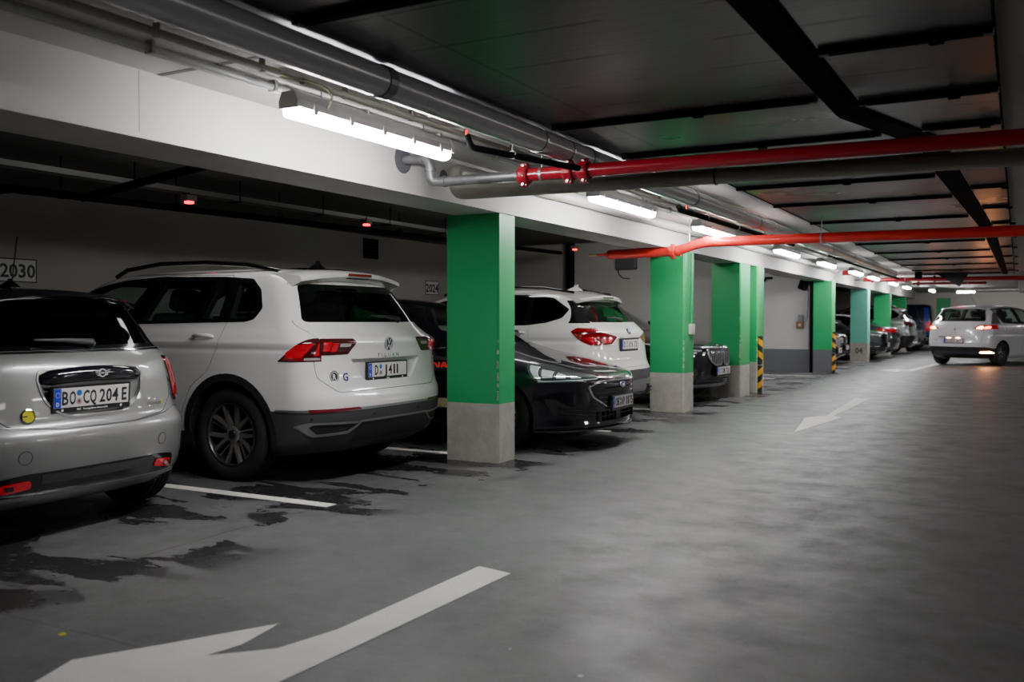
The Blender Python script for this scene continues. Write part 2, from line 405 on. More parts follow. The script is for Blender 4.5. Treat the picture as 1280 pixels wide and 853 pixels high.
def interior(root, x_dash, x_front, x_rear, zf, hw, steer=True):
    m = pm('dash_black', (.012, .012, .012), .6)
    mb = MB(); mb.smooth = True; mb.bbox(x_dash - .12, x_dash + .3, -hw, hw, zf + .2, zf + .52, .05); mb.build('dashboard', m, root)
    for s in (-1, 1): seat(root, x_front, s * .37, zf)
    seat(root, x_rear, 0, zf, True, 1.25)
    if steer:
        M = Matrix.Translation((x_dash - .25, .37, zf + .48)) @ Matrix.Rotation(-1.15, 4, 'Y'); mb = MB()
        mb.tube([M @ Vector((.18 * math.cos(a), .18 * math.sin(a), 0)) for a in np.linspace(0, 2 * PI, 25)], .015, 8, cap=False)
        mb.tube([M @ Vector((-.17, 0, 0)), M @ Vector((.17, 0, 0))], .018, 6); mb.tube([M @ Vector((0, 0, 0)), M @ Vector((0, 0, .3))], .03, 8)
        mb.build('steering_wheel', m, root)
def strip(car, name, pts, d, r, mat, lift=.002, parent=None):
    """thin bead along points (a, z) laid on the surface seen from d"""
    mb = MB(); mb.tube([car.spot(d, a, z, lift).translation for a, z in pts], r, 6); return mb.build(name, mat, parent or car.root)
# ------------------------------------------------------------------ cars
WHITE = pm('paint_white', rgb(226, 225, 222), .28, 0, .9, noise=.01)
PEARL = pm('paint_pearl_white', rgb(224, 222, 216), .3, 0, .9, noise=.01)
SILVER = pm('paint_warm_silver', (.30, .30, .295), .34, .45, .8, noise=.02, nscale=300)
NAVY = pm('paint_blue_black', (.002, .0026, .006), .35, 0, 1., spec=.2)
BLACK = pm('paint_black', (.0025, .0025, .003), .35, 0, 1., spec=.2)
GREY = pm('paint_grey', (.10, .105, .11), .28, .6, 1.)
STEEL = pm('paint_silver', (.36, .37, .38), .28, .7, 1.)
DKGREY = pm('paint_dark_grey', (.028, .03, .033), .26, .5, 1.)
VANBLUE = pm('paint_dark_blue', (.006, .010, .04), .25, .2, 1.)
GLOSSB = pm('gloss_black', (.006, .006, .007), .12, 0, .6)
PLAST = pm('cladding_grey', (.050, .052, .054), .55, noise=.08, nscale=90)
PLASTB = pm('cladding_black', (.015, .015, .016), .55, noise=.08, nscale=90)
SATIN = pm('satin_silver', (.34, .34, .35), .38, .8)
CHROME = pm('chrome', (.75, .75, .77), .08, 1.)
LAMP = pm('lamp_red', (.16, .002, .005), .12, 0, 1., emit=(.5, .002, .008), es=.03)
LAMPD = pm('lamp_dark_red', (.05, .003, .004), .1, 0, 1.)
LAMPB = pm('lamp_bright_red', (.36, .002, .010), .14, 0, 1., emit=(1, .002, .02), es=.07)
CLEAR = pm('lamp_clear', (.45, .43, .42), .12, .3, 1.)
REFL = pm('reflector_red', (.16, .003, .012), .2, 0, 1.)
GLASS = glass_mat('tinted_glass', (.83, .90, .88))
GLASSD = glass_mat('privacy_glass', (.26, .29, .30))
HEADL = pm('headlamp_housing', (.11, .13, .13), .12, .6, 1.)
HEADC = pm('headlamp_reflector', (.55, .60, .60), .2, .5, 1., emit=(.7, .9, .86), es=.06)
BADGE = pm('badge_silver', (.80, .80, .82), .25, .35)
INK = pm('badge_dark', (.03, .03, .035), .3, .5)
BLUEI = pm('sticker_ink_blue', rgb(30, 40, 110), .5)

def spoiler(car, name, prof, hw, zdrop, xfwd, mat, n=16):
    """roof spoiler: profile (x, z) carried across the roof and bent down and forward at its ends"""
    mb = MB(); mb.smooth = False; vs = []; L = len(prof)
    for k in range(n + 1):
        y = -hw + 2 * hw * k / n; u = abs(y / hw)
        for x, z in prof: vs.append((x + xfwd * u**3, y, z - zdrop * u**2.2))
    fs = [(k * L + i, k * L + (i + 1) % L, (k + 1) * L + (i + 1) % L, (k + 1) * L + i) for k in range(n) for i in range(L)]
    mb.add(vs, fs + [tuple(range(L)), tuple(range(n * L, n * L + L))[::-1]])
    o = mb.build(name, mat, car.root)
    for p in o.data.polygons: p.use_smooth = len(p.vertices) == 4
    o.data.set_sharp_from_angle(angle=.6)
    return o
def arch_trim(car, x, zc, r, wth, mat, sides=('L', 'R'), a0=-25, a1=205, out=.009):
    for sd in sides:
        A = [math.radians(a0 + (a1 - a0) * k / 28) for k in range(29)]
        p = [(x + (r + wth) * math.cos(a), zc + (r + wth) * math.sin(a)) for a in A] + [(x + r * math.cos(a), zc + r * math.sin(a)) for a in A[::-1]]
        y = (.5, 1.3) if sd == 'L' else (-1.3, -.5)
        car.skin('arch_trim', p, 'y', *y, mat, out, -.012)
def fin_antenna(root, x, z, mat, h=.07, l=.16, y=0):
    mb = MB(); mb.smooth = True; vs = []
    for k, (t, hw) in enumerate(((0, .035), (.35, .028), (.7, .016), (1, .004))):
        vs += [(x + l * (-.5 + .42 * t) - .0, y - hw, z + h * t), (x + l * (-.5 + .42 * t), y + hw, z + h * t), (x + l * (.5 - .78 * t), y + hw * .6, z + h * t), (x + l * (.5 - .78 * t), y - hw * .6, z + h * t)]
    mb.add(vs, [(i * 4 + k, i * 4 + (k + 1) % 4, i * 4 + 4 + (k + 1) % 4, i * 4 + 4 + k) for i in range(3) for k in range(4)] + [(12, 13, 14, 15)])
    return mb.build('roof_antenna', mat, root)
def wiper(car, a0, z0, a1, z1, mat=None):
    A = car.spot('r', a0, z0, .03).translation; B = car.spot('r', a1, z1, .025).translation
    mb = MB(); mb.tube([car.spot('r', a0, z0, 0.).translation, A], .022, 12); mb.tube([A, A * .5 + B * .5 + Vector((-.01, 0, .005)), B], [.02, .012, .007], 8)
    return mb.build('rear_wiper', mat or PLASTB, car.root)
def mirror(root, x, y, z, mat, s):
    mb = MB(); mb.smooth = True; mb.bbox(x - .06, x + .08, y + s * .04 - .09, y + s * .04 + .09, z, z + .14, .04); o = mb.build('door_mirror', mat, root)
    mb = MB(); mb.bbox(x - .02, x + .05, y - s * .16, y, z + .0, z + .04, .01); mb.build('mirror_foot', PLASTB, o)
    mb = MB(); mb.box(x - .064, x - .061, y + s * .04 - .075, y + s * .04 + .075, z + .015, z + .125); mb.build('mirror_glass', CHROME, o)
def handle(car, x, z, side, mat, l=.2):
    M = car.spot(side, x, z); mb = MB(); mb.smooth = True
    pts = [(-l / 2, 0, 0), (-l / 2 + .02, 0, .025), (0, 0, .036), (l / 2 - .02, 0, .025), (l / 2, 0, 0)]
    mb.tube([M @ Vector(p) for p in pts], [.012, .016, .016, .016, .012], 10); return mb.build('door_handle', mat, car.root)
def vw_badge(car, M, r, parent=None):
    mb = MB(); mb.lathe([(.001, 0), (r, 0), (r, .004), (.001, .004)], 32, cap=False); b = car.put('badge', mb, INK, M, parent)
    mb = MB(); mb.lathe([(r * .88, .004), (r, .004), (r, .008), (r * .88, .008), (r * .88, .004)], 32, cap=False); t = r * .085
    def ln(a, c):
        a, c = Vector(a), Vector(c); d = (c - a).normalized(); n = Vector((-d.y, d.x)) * t * .62
        mb.prism([(a + n)[:], (c + n)[:], (c - n)[:], (a - n)[:]], .004, .0075)
    R = r * .9
    ln((-.42 * R, .86 * R), (0, .06 * R)); ln((0, .06 * R), (.42 * R, .86 * R))
    for s in (-1, 1): ln((s * .86 * R, .42 * R), (s * .42 * R, -.82 * R)); ln((s * .42 * R, -.82 * R), (0, -.10 * R))
    car.put('badge_emblem', mb, BADGE, M, b); return b
def roundel(car, M, r, parent=None):
    mb = MB(); mb.lathe([(.001, 0), (r, 0), (r, .006), (.001, .006)], 32, cap=False); b = car.put('badge', mb, INK, M, parent)
    for q, m in ((0, 1), (1, 0), (2, 1), (3, 0)):
        mb = MB(); a0 = q * PI / 2; mb.prism([(0, 0)] + [(r * .62 * math.cos(a0 + k * PI / 16), r * .62 * math.sin(a0 + k * PI / 16)) for k in range(9)], .006, .0075)
        car.put('badge_quarter', mb, pm('badge_blue', rgb(30, 110, 190), .3) if m == 0 else pm('badge_white', (.8, .8, .8), .3), M, b)
    mb = MB(); mb.lathe([(r * .92, .006), (r, .006), (r, .008), (r * .92, .008), (r * .92, .006)], 32, cap=False); car.put('badge_ring', mb, CHROME, M, b)
def ford_oval(car, M, a, parent=None):
    k = .42; e = lambda s, n=28: [(a * s * math.cos(2 * PI * i / n), a * k * s * math.sin(2 * PI * i / n)) for i in range(n)]
    mb = MB(); mb.prism(e(1), 0, .008); b = car.put('badge', mb, BADGE, M, parent)
    mb = MB(); mb.prism(e(.9), .008, .0095); f = car.put('badge_field', mb, pm('badge_blue_dark', rgb(20, 45, 110), .25, coat=1), M, b)
    text_on(car, 'badge_script', 'Ford', a * .40, M @ Matrix.Translation((0, 0, .0095)) , BADGE, .85, .006, .9, .002, f)
def diamond(car, M, h, parent=None):
    o = [(0, h), (h * .62, 0), (0, -h), (-h * .62, 0)]; i = [(p[0] * .48, p[1] * .48) for p in o]; mb = MB()
    for k in range(4): mb.prism([o[k], o[(k + 1) % 4], i[(k + 1) % 4], i[k]], 0, .012)
    return car.put('badge', mb, CHROME, M, parent)
def wings(car, M, r, parent=None):
    mb = MB(); mb.lathe([(r * .80, 0), (r, 0), (r, .006), (r * .80, .006), (r * .80, 0)], 28, cap=False)
    for s in (-1, 1):
        for k in range(3):
            y = r * (.55 - .5 * k); L = r * (2.3 - .35 * k); x0 = r * (.86 if k < 2 else .95)
            mb.prism([(s * x0, y), (s * L, y + r * .16), (s * L * .97, y - r * .06), (s * x0, y - r * .28)], 0, .005)
    b = car.put('badge', mb, BADGE, M, parent)
    mb = MB(); mb.lathe([(.001, 0), (r * .8, 0), (r * .8, .003), (.001, .003)], 24, cap=False); f = car.put('badge_field', mb, INK, M, b)
    text_on(car, 'badge_script', 'MINI', r * .42, M @ Matrix.Translation((0, 0, .003)), BADGE, .8, .01, 1, .002, f)
def pane(car, poly, axis, a, b, mat=None, name='window_glass'):
    return car.skin(name, grow(poly, .004), axis, a, b, mat or GLASS, -.002, -.006)
def sensors(car, pts, mat, d='r', r=.012):
    for y, z in pts:
        mb = MB(); mb.lathe([(.001, -.004), (r, -.004), (r, .002), (r * .8, .0035), (.001, .0035)], 14, cap=False); car.put('parking_sensor', mb, mat, car.spot(d, y, z))

SUV_FRONT = dict(df=.55)
def make_white_suv():
    """white five-door SUV reversed out, rear to the aisle"""
    root = thing('suv', 'white SUV with roof rails and dark alloy wheels, backed out beside the small silver hatchback', 'car')
    K = [(.22, 2.05, -2.03, .85, .6, 2.6, .40, 3), (.30, 2.15, -2.17, .89, .6, 2.6, .42, 3), (.42, 2.22, -2.225, .908, .6, 2.6, .42, 3.1), (.53, 2.25, -2.25, .917, .6, 2.6, .42, 3.1), (.60, 2.25, -2.248, .92, .6, 2.6, .40, 3.1),
         (.655, 2.24, -2.228, .921, .6, 2.5, .36, 3.2), (.70, 2.22, -2.19, .921, .6, 2.5, .32, 3.3), (.80, 2.18, -2.165, .921, .65, 2.4, .30, 3.3), (.92, 2.05, -2.158, .92, .7, 2.3, .29, 3.2), (.985, 1.8, -2.158, .917, .7, 2.3, .29, 3.2), (1.045, 1.45, -2.165, .912, .6, 2.3, .29, 3.2),
         (1.075, 1.25, -2.15, .902, .5, 2.4, .28, 3.1), (1.12, 1.18, -2.09, .882, .35, 2.5, .28, 3), (1.17, 1.11, -2.035, .855, .3, 2.5, .28, 3), (1.20, 1.07, -2.01, .842, .3, 2.5, .28, 3), (1.30, .92, -1.95, .80, .3, 2.4, .28, 3), (1.50, .59, -1.81, .712, .3, 2.4, .28, 3),
         (1.565, .42, -1.75, .668, .3, 2.3, .28, 2.8), (1.605, .20, -1.66, .60, .35, 2.2, .3, 2.6), (1.63, -.1, -1.5, .47, .4, 2.2, .4, 2.4), (1.645, -.4, -1.2, .25, .3, 2, .3, 2), (1.65, -.5, -1.0, .02, .2, 2, .2, 2)]
    def shp(x, z):     # waist line groove and flared arches
        g = -.007 * math.exp(-((z - 1.0) / .018)**2) + .004 * math.exp(-((z - 1.05) / .02)**2)
        return g + .012 * np.exp(-((np.abs(x) - 1.34) / .30)**2) * math.exp(-((z - .72) / .16)**2)
    c = Car(root, K, .012, shp, (-2.1, 1.12, .80), WHITE)
    c.dent(rpoly([(-.47, .925), (.47, .925), (.34, .775), (.30, .755), (-.30, .755), (-.34, .775)], .03), 'x', -2.45, -2.128)
    c.hollow(); c.wheelwells((-1.34, 1.34), .405, .92, .36)
    Wf = rpoly([(.52, 1.205), (.30, 1.385), (.06, 1.475), (-.18, 1.53), (-.49, 1.55), (-.26, 1.20)], .03)
    Wr = rpoly([(-.63, 1.545), (-1.14, 1.53), (-1.045, 1.225), (-.49, 1.212)], .03)
    Wx = rpoly([(-1.185, 1.525), (-1.275, 1.52), (-1.265, 1.235), (-1.10, 1.23)], .02)
    Wq = rpoly([(-1.365, 1.51), (-1.47, 1.508), (-1.555, 1.44), (-1.605, 1.31), (-1.565, 1.25), (-1.50, 1.238), (-1.365, 1.235)], .035)
    Wb = rpoly([(-.745, 1.205), (.745, 1.205), (.60, 1.50), (-.60, 1.50)], .05); Ww = rpoly([(-.72, 1.17), (.72, 1.17), (.58, 1.52), (-.58, 1.52)], .06)
    fx = lambda P: [(x + (.07 + .085 * (x + 1.64) if z > 1.15 else .065), z) for x, z in P]
    Wf, Wr, Wx, Wq = fx(Wf), fx(Wr), fx(Wx), fx(Wq)
    for w_ in (Wf, Wr, Wx, Wq): c.cut(w_, 'y', -2, 2)
    c.cut(Wb, 'x', -2.4, -1.5); c.cut(Ww, 'x', .1, 1.8)
    bump = c.extract('rear_bumper', [(-2.6, .15), (-1.70, .15), (-1.76, .55), (-2.6, .55)], 'y', -2, 2, .002, PLAST)
    tg = c.extract('tailgate', rpoly([(.63, .688), (.79, .80), (.805, .92), (.74, 1.09), (.80, 1.19), (.64, 1.52), (.60, 1.66), (-.60, 1.66), (-.64, 1.52), (-.80, 1.19), (-.74, 1.09), (-.805, .92), (-.79, .80), (-.63, .688)], .03), 'x', -2.6, -1.70)
    for sd, y in (('L', (.45, 1.3)), ('R', (-1.3, -.45))):
        c.extract('rear_door', fx(rpoly([(-.44, .33), (-.42, 1.18), (-.57, 1.585), (-1.27, 1.57), (-1.345, 1.35), (-1.355, 1.19), (-1.29, 1.02), (-1.205, .84), (-1.03, .72), (-.92, .52), (-.90, .33)], .02)), 'y', *y)
        c.extract('front_door', fx(rpoly([(-.43, .33), (-.41, 1.18), (-.555, 1.585), (-.18, 1.565), (.08, 1.50), (.33, 1.39), (.60, 1.19), (.64, 1.0), (.63, .33)], .02)), 'y', *y)
        D = rpoly([(.66, 1.178), (.36, 1.40), (.10, 1.497), (-.18, 1.556), (-.55, 1.577), (-1.2, 1.562), (-1.48, 1.54), (-1.585, 1.455), (-1.645, 1.31), (-1.595, 1.225), (-1.52, 1.208), (-.46, 1.19), (.2, 1.178)], .02); D = fx(D)
        c.skin('window_surround', D, 'y', *y, GLOSSB, .003, -.006, holes=(Wf, Wr, Wx, Wq))
        for w_ in (Wf, Wr, Wx, Wq): pane(c, w_, 'y', *y)
        handle(c, -1.075, 1.09, sd, WHITE); handle(c, -.10, 1.08, sd, WHITE)
        mirror(root, .76, .98 if sd == 'L' else -.98, 1.14, WHITE, 1 if sd == 'L' else -1)
        mb = MB(); s = 1 if sd == 'L' else -1         # roof rail
        mb.tube([(.24, s * .60, 1.59), (.10, s * .605, 1.645), (-.3, s * .61, 1.685), (-.8, s * .605, 1.685), (-1.25, s * .60, 1.655), (-1.56, s * .585, 1.60)], .019, 10); mb.build('roof_rail', GLOSSB, root)
        side = (.55, 1.3) if s > 0 else (-1.3, -.55)
        l = c.skin('tail_lamp', rpoly([(-1.825, .918), (-2.05, 1.088), (-2.5, 1.09), (-2.5, .922)], .012), 'y', *((.752, 1.3) if s > 0 else (-1.3, -.752)), LAMPD, .005, -.02)
        c.skin('lamp_segment', [(-1.90, .985), (-1.985, 1.04), (-2.085, 1.05), (-2.02, .945), (-1.90, .945)], 'y', *((.75, 1.3) if s > 0 else (-1.3, -.75)), LAMPB, .0068, 0, l)
        c.skin('lamp_segment', [(-1.87, .927), (-2.10, .927), (-2.11, .943), (-1.89, .943)], 'y', *((.76, 1.3) if s > 0 else (-1.3, -.76)), LAMP, .0068, 0, l)
        c.skin('lamp_segment', [(-2.10, 1.065), (-2.17, 1.065), (-2.17, .96), (-2.075, .96)], 'y', *((.77, 1.3) if s > 0 else (-1.3, -.77)), LAMPB, .0068, 0, l)
        c.skin('reversing_lens', [(-2.035, .927), (-2.5, .927), (-2.5, .945), (-2.035, .945)], 'y', *((.765, 1.3) if s > 0 else (-1.3, -.765)), CLEAR, .0069, 0, l)
        P = [(.745, 1.085), (.43, 1.082), (.405, 1.055), (.50, .965), (.755, .962)]
        l = c.skin('tail_lamp', rpoly(P if s > 0 else mir(P), .012), 'x', -2.4, -1.9, LAMPD, .005, -.02)
        P = [(.735, 1.06), (.665, 1.06), (.685, .99), (.74, .99)]; c.skin('lamp_segment', P if s > 0 else mir(P), 'x', -2.4, -1.9, LAMPB, .0068, 0, l)
        P = [(.66, 1.05), (.60, 1.05), (.625, .985), (.675, .985)]; c.skin('lamp_segment', P if s > 0 else mir(P), 'x', -2.4, -1.9, LAMPB, .0068, 0, l)
        P = [(.585, 1.045), (.47, 1.045), (.485, 1.02), (.59, 1.02)]; c.skin('reversing_lens', P if s > 0 else mir(P), 'x', -2.4, -1.9, CLEAR, .0069, 0, l)
        P = [(.86, .572), (.48, .572), (.45, .553), (.86, .545)]; c.skin('reflector', P if s > 0 else mir(P), 'x', -2.45, -1.9, REFL, .007, -.004)
        P = rpoly([(.90, .445), (.86, .475), (.42, .462), (.55, .375), (.82, .365)], .02); H = rpoly([(.855, .44), (.83, .458), (.47, .447), (.555, .395), (.80, .385)], .015)
        c.skin('exhaust_trim', P if s > 0 else mir(P), 'x', -2.45, -1.9, SATIN, .010, -.004, holes=(H if s > 0 else mir(H),))
        c.skin('exhaust_inset', H if s > 0 else mir(H), 'x', -2.45, -1.9, PLASTB, .002, -.004)
        P = [(2.3, .72), (2.3, .86), (1.8, .94), (1.78, .88), (2.0, .78)]; c.skin('headlamp', P, 'y', *((.5, 1.3) if s > 0 else (-1.3, -.5)), HEADL, .004, -.01)
    c.skin('diffuser', rpoly([(-.43, .45), (.43, .45), (.52, .30), (-.52, .30)], .02), 'x', -2.45, -1.9, PLASTB, .004, -.004)
    c.skin('bumper_strip', [(-.45, .452), (.45, .452), (.45, .468), (-.45, .468)], 'x', -2.45, -1.9, SATIN, .012, -.004)
    c.skin('chrome_strip', [(-1.80, .548), (-2.5, .548), (-2.5, .568), (-1.80, .565)], 'y', -1.3, 1.3, SATIN, .006, -.004)
    c.skin('sill_trim', [(1.0, .22), (-.95, .22), (-.95, .36), (1.0, .36)], 'y', -1.3, 1.3, PLASTB, .006, -.01)
    arch_trim(c, -1.34, .36, .405, .055, PLASTB); arch_trim(c, 1.34, .36, .405, .055, PLASTB)
    pane(c, Wb, 'x', -2.4, -1.5, GLASSD, 'rear_window_glass'); pane(c, Ww, 'x', .1, 1.6, GLASS, 'windscreen_glass')
    c.skin('grille', rpoly([(-.5, .62), (.5, .62), (.5, .80), (-.5, .80)], .03), 'x', 1.8, 2.5, GLOSSB, .004, -.004)
    sp = spoiler(c, 'roof_spoiler', [(-1.55, 1.632), (-1.70, 1.628), (-1.865, 1.607), (-1.885, 1.592), (-1.88, 1.565), (-1.80, 1.53), (-1.74, 1.52), (-1.60, 1.60)], .645, .052, .06, WHITE)
    mb = MB(); mb.bbox(-1.896, -1.86, -.15, .15, 1.572, 1.592, .006); mb.build('brake_light', LAMP, sp)
    mb = MB(); mb.bbox(-1.87, -1.83, -.14, .14, 1.549, 1.56, .003); mb.build('washer_strip', PLASTB, sp)
    c.done(); wiper(c, -.36, 1.215, .02, 1.245)
    fin_antenna(root, -1.43, 1.645, BLACK)
    vw_badge(c, c.spot('r', 0, 1.033), .057)
    text_on(c, 'model_lettering', 'TIGUAN', .030, c.spot('r', 0, .947), CHROME, 1.25, .012, 1.75, .004)
    text_on(c, 'sticker_letter', 'G', .062, c.spot('r', .535, .797), BLUEI, .95, .03, 1, .001)
    M = c.spot('r', .645, .803); mb = MB(); mb.lathe([(.036, 0), (.043, 0), (.043, .0015), (.036, .0015), (.036, 0)], 28, cap=False); mb.lathe([(.001, 0), (.031, 0), (.031, .0012), (.001, .0012)], 24, cap=False)
    b = c.put('sticker', mb, INK, M); text_on(c, 'sticker_letter', 'R', .04, M @ Matrix.Translation((0, 0, .0013)), pm('badge_white', (.8, .8, .8), .3), .9, .02, 1, .0008, b)
    M = Matrix.Translation((-2.150, .005, .832)) @ Matrix(((0, 0, -1, 0), (-1, 0, 0, 0), (0, 1, 0, 0), (0, 0, 0, 1)))
    plate(c, M, [('D', -.155, .044), ('J', -.035, .04), ('4', .03, .046), ('1', .085, .021), ('1', .128, .021)], seals=-.10, dealer='MOLL')
    sensors(c, [(.84, .50), (.30, .505), (-.30, .505), (-.84, .50)], PLASTB)
    for x in (-1.34, 1.34):
        for s in (-1, 1): wheel(root, x, s * .80, .355, .225, .243, s, 0)
    interior(root, .66, .02, -.86, .60, .64)
    return root

def make_hatchback():
    """small silver three-door hatchback with black roof"""
    root = thing('hatchback', 'small silver hatchback with black roof and yellow round badge, nearest the camera', 'car')
    K = [(.20, 1.85, -1.70, .79, .5, 2.5, .36, 2.6), (.27, 1.93, -1.79, .835, .55, 2.5, .38, 2.6), (.38, 1.97, -1.835, .858, .55, 2.5, .40, 2.6), (.50, 1.99, -1.862, .864, .55, 2.5, .42, 2.6), (.57, 1.98, -1.868, .864, .55, 2.4, .42, 2.6), (.615, 1.96, -1.855, .863, .55, 2.4, .42, 2.6),
         (.655, 1.94, -1.822, .861, .55, 2.4, .42, 2.6), (.74, 1.86, -1.81, .858, .6, 2.3, .42, 2.6), (.82, 1.70, -1.80, .852, .7, 2.2, .42, 2.6), (.90, 1.40, -1.785, .842, .7, 2.2, .42, 2.6), (.965, 1.10, -1.765, .825, .5, 2.4, .40, 2.6), (1.005, .97, -1.74, .805, .3, 2.5, .38, 2.6), (1.035, .90, -1.71, .785, .28, 2.5, .36, 2.6),
         (1.06, .86, -1.675, .765, .28, 2.5, .34, 2.7), (1.2, .64, -1.57, .705, .28, 2.5, .30, 2.8), (1.32, .42, -1.48, .645, .28, 2.5, .28, 2.8), (1.37, .27, -1.42, .60, .3, 2.4, .28, 2.6), (1.40, .1, -1.3, .52, .3, 2.3, .3, 2.4), (1.418, -.1, -1.1, .38, .3, 2.2, .3, 2.2), (1.428, -.3, -.9, .2, .2, 2, .2, 2), (1.43, -.4, -.8, .02, .15, 2, .15, 2)]
    c = Car(root, K, .014, None, (-1.75, .85, .72), SILVER)
    RC = rpoly([(-.325, .945), (.325, .945), (.352, .90), (.325, .775), (.22, .692), (-.22, .692), (-.325, .775), (-.352, .90)], .06)
    c.dent(RC, 'x', -2.1, -1.765)
    c.hollow(); c.wheelwells((-1.2475, 1.2475), .36, .86, .31)
    Wb = rpoly([(-.64, 1.075), (.64, 1.075), (.53, 1.325), (-.53, 1.325)], .07); Ww = rpoly([(-.66, 1.04), (.66, 1.04), (.54, 1.33), (-.54, 1.33)], .06)
    Ws = rpoly([(.62, 1.05), (.36, 1.29), (-.36, 1.33), (-.38, 1.045)], .03); Wq = rpoly([(-.46, 1.33), (-1.16, 1.30), (-1.36, 1.07), (-.48, 1.045)], .04)
    for w_ in (Ws, Wq): c.cut(w_, 'y', -2, 2)
    c.cut(Wb, 'x', -2.2, -1.2); c.cut(Ww, 'x', .1, 1.6)
    c.extract('roof', [(-2, 1.345), (1, 1.345), (1, 1.6), (-2, 1.6)], 'y', -2, 2, .0015, GLOSSB)
    pil = c.extract('window_pillars', [(-2, 1.052), (1.2, 1.052), (1.2, 1.3415), (-2, 1.3415)], 'y', -2, 2, .001, GLOSSB)
    c.extract('rear_bumper', rpoly([(-.95, .15), (.95, .15), (.95, .62), (.68, .675), (.55, .645), (.25, .618), (-.25, .618), (-.55, .645), (-.68, .675), (-.95, .62)], .02), 'x', -2.2, -1.60, .003)
    c.extract('tailgate', rpoly([(.53, .655), (.25, .626), (-.25, .626), (-.53, .655), (-.625, .74), (-.64, .95), (-.70, 1.045), (.70, 1.045), (.64, .95), (.625, .74)], .03), 'x', -2.2, -1.45)
    for s in (-1, 1):
        y = (.4, 1.2) if s > 0 else (-1.2, -.4); sd = 'L' if s > 0 else 'R'
        c.extract('door', rpoly([(.72, .28), (.74, 1.045), (-.40, 1.045), (-.46, .8), (-.46, .28)], .03), 'y', *y)
        for w_ in (Ws, Wq): pane(c, w_, 'y', *y, GLASSD)
        P = rpoly([(.615, .99), (.67, 1.0), (.775, .93), (.815, .83), (.81, .735), (.69, .705), (.655, .735)], .03)
        l = c.skin('tail_lamp', P if s > 0 else mir(P), 'x', -2.1, -1.3, CHROME, .010, -.02)
        P2 = grow(P, -.012); l2 = c.skin('lamp_lens', P2 if s > 0 else mir(P2), 'x', -2.1, -1.3, LAMP, .016, .002, l)
        for q in ([(.655, .97), (.672, .965), (.735, .80), (.72, .75), (.68, .75), (.70, .82)], [(.735, .94), (.795, .83), (.79, .76), (.765, .76), (.765, .83), (.72, .93)]): c.skin('lamp_segment', q if s > 0 else mir(q), 'x', -2.1, -1.3, LAMPB, .018, .010, l2)
        P3 = rpoly([(.70, .74), (.78, .75), (.78, .733), (.70, .725)], .006); c.skin('reversing_lens', P3 if s > 0 else mir(P3), 'x', -2.1, -1.3, CLEAR, .018, .010, l2)
        P = rpoly([(.575, .300), (.585, .352), (.435, .366), (.42, .32)], .03); c.skin('fog_lamp', P if s > 0 else mir(P), 'x', -2.1, -1.3, LAMPB, .014, -.01)
        P = rpoly([(.555, .315), (.565, .342), (.52, .346), (.51, .316)], .01); c.skin('fog_reflector', P if s > 0 else mir(P), 'x', -2.1, -1.3, LAMPD, .017, -.01)
        M = c.spot('r', s * .47, .49, .0); mb = MB(); mb.lathe([(.034, -.001), (.038, -.001), (.038, .0015), (.034, .0015), (.034, -.001)], 28, cap=False); mb.m = 1; mb.lathe([(.001, -.001), (.034, -.001), (.034, .001), (.001, .001)], 28, cap=False)
        c.put('sensor_cover', mb, [pm('seam_dark', (.05, .05, .05), .5), SILVER], M)
        c.skin('arch_trim', [(-1.2475 + (.36 + d) * math.cos(a), .31 + (.36 + d) * math.sin(a)) for d, A in ((.05, range(-2, 21)), (0, range(20, -3, -1))) for a in [k * PI / 18 for k in A]], 'y', *y, PLASTB, .008, -.01)
        mirror(root, .55, s * .93, 1.0, GLOSSB, s)
        P = [(1.5, .62), (2.1, .62), (2.1, .80), (1.5, .86)]; c.skin('headlamp', rpoly(P, .05), 'y', *((.45, 1.2) if s > 0 else (-1.2, -.45)), HEADL, .005, -.01)
    pane(c, Wb, 'x', -2.2, -1.2, GLASSD, 'rear_window_glass'); pane(c, Ww, 'x', .1, 1.6, GLASS, 'windscreen_glass')
    c.skin('bumper_band', rpoly([(-.64, .278), (-.61, .38), (-.45, .40), (.45, .40), (.61, .38), (.64, .278)], .03), 'x', -2.1, -1.3, GLOSSB, .006, -.01)
    c.skin('bumper_inset', [(-.37, .335), (-.37, .385), (.37, .385), (.37, .335)], 'x', -2.1, -1.3, PLAST, .009, 0)
    c.skin('bumper_lip', [(-.66, .256), (.66, .256), (.66, .278), (-.66, .278)], 'x', -2.1, -1.3, SATIN, .018, -.01)
    c.skin('belt_strip', [(-2.2, 1.040), (1.0, 1.030), (1.0, 1.040), (-2.2, 1.051)], 'y', -1.2, 1.2, CHROME, .005, -.004)
    c.skin('grille', rpoly([(-.45, .42), (.45, .42), (.5, .62), (-.5, .62)], .05), 'x', 1.5, 2.3, GLOSSB, .005, -.01)
    spoiler(c, 'roof_spoiler', [(-1.30, 1.408), (-1.45, 1.398), (-1.56, 1.375), (-1.575, 1.362), (-1.55, 1.345), (-1.45, 1.338), (-1.35, 1.36)], .575, .05, .07, GLOSSB)
    c.done()
    # handle bar over the plate
    mb = MB(); mb.smooth = True; M = Matrix.Translation((-1.80, 0, .915)); pts = []
    for k in range(13):
        u = -1 + 2 * k / 12; pts.append((-1.806 + .045 * u**2, .335 * u, .918 - .022 * u**2))
    mb.tube(pts, [.026] + [.044] * 11 + [.026], 18); mb.build('tailgate_handle', pm('handle_gloss_black', (.008, .007, .012), .1, 0, 1), root)
    wings(c, Matrix.Translation((-1.853, 0, .920)) @ Matrix(((0, 0, -1, 0), (-1, 0, 0, 0), (0, 1, 0, 0), (0, 0, 0, 1))), .024)
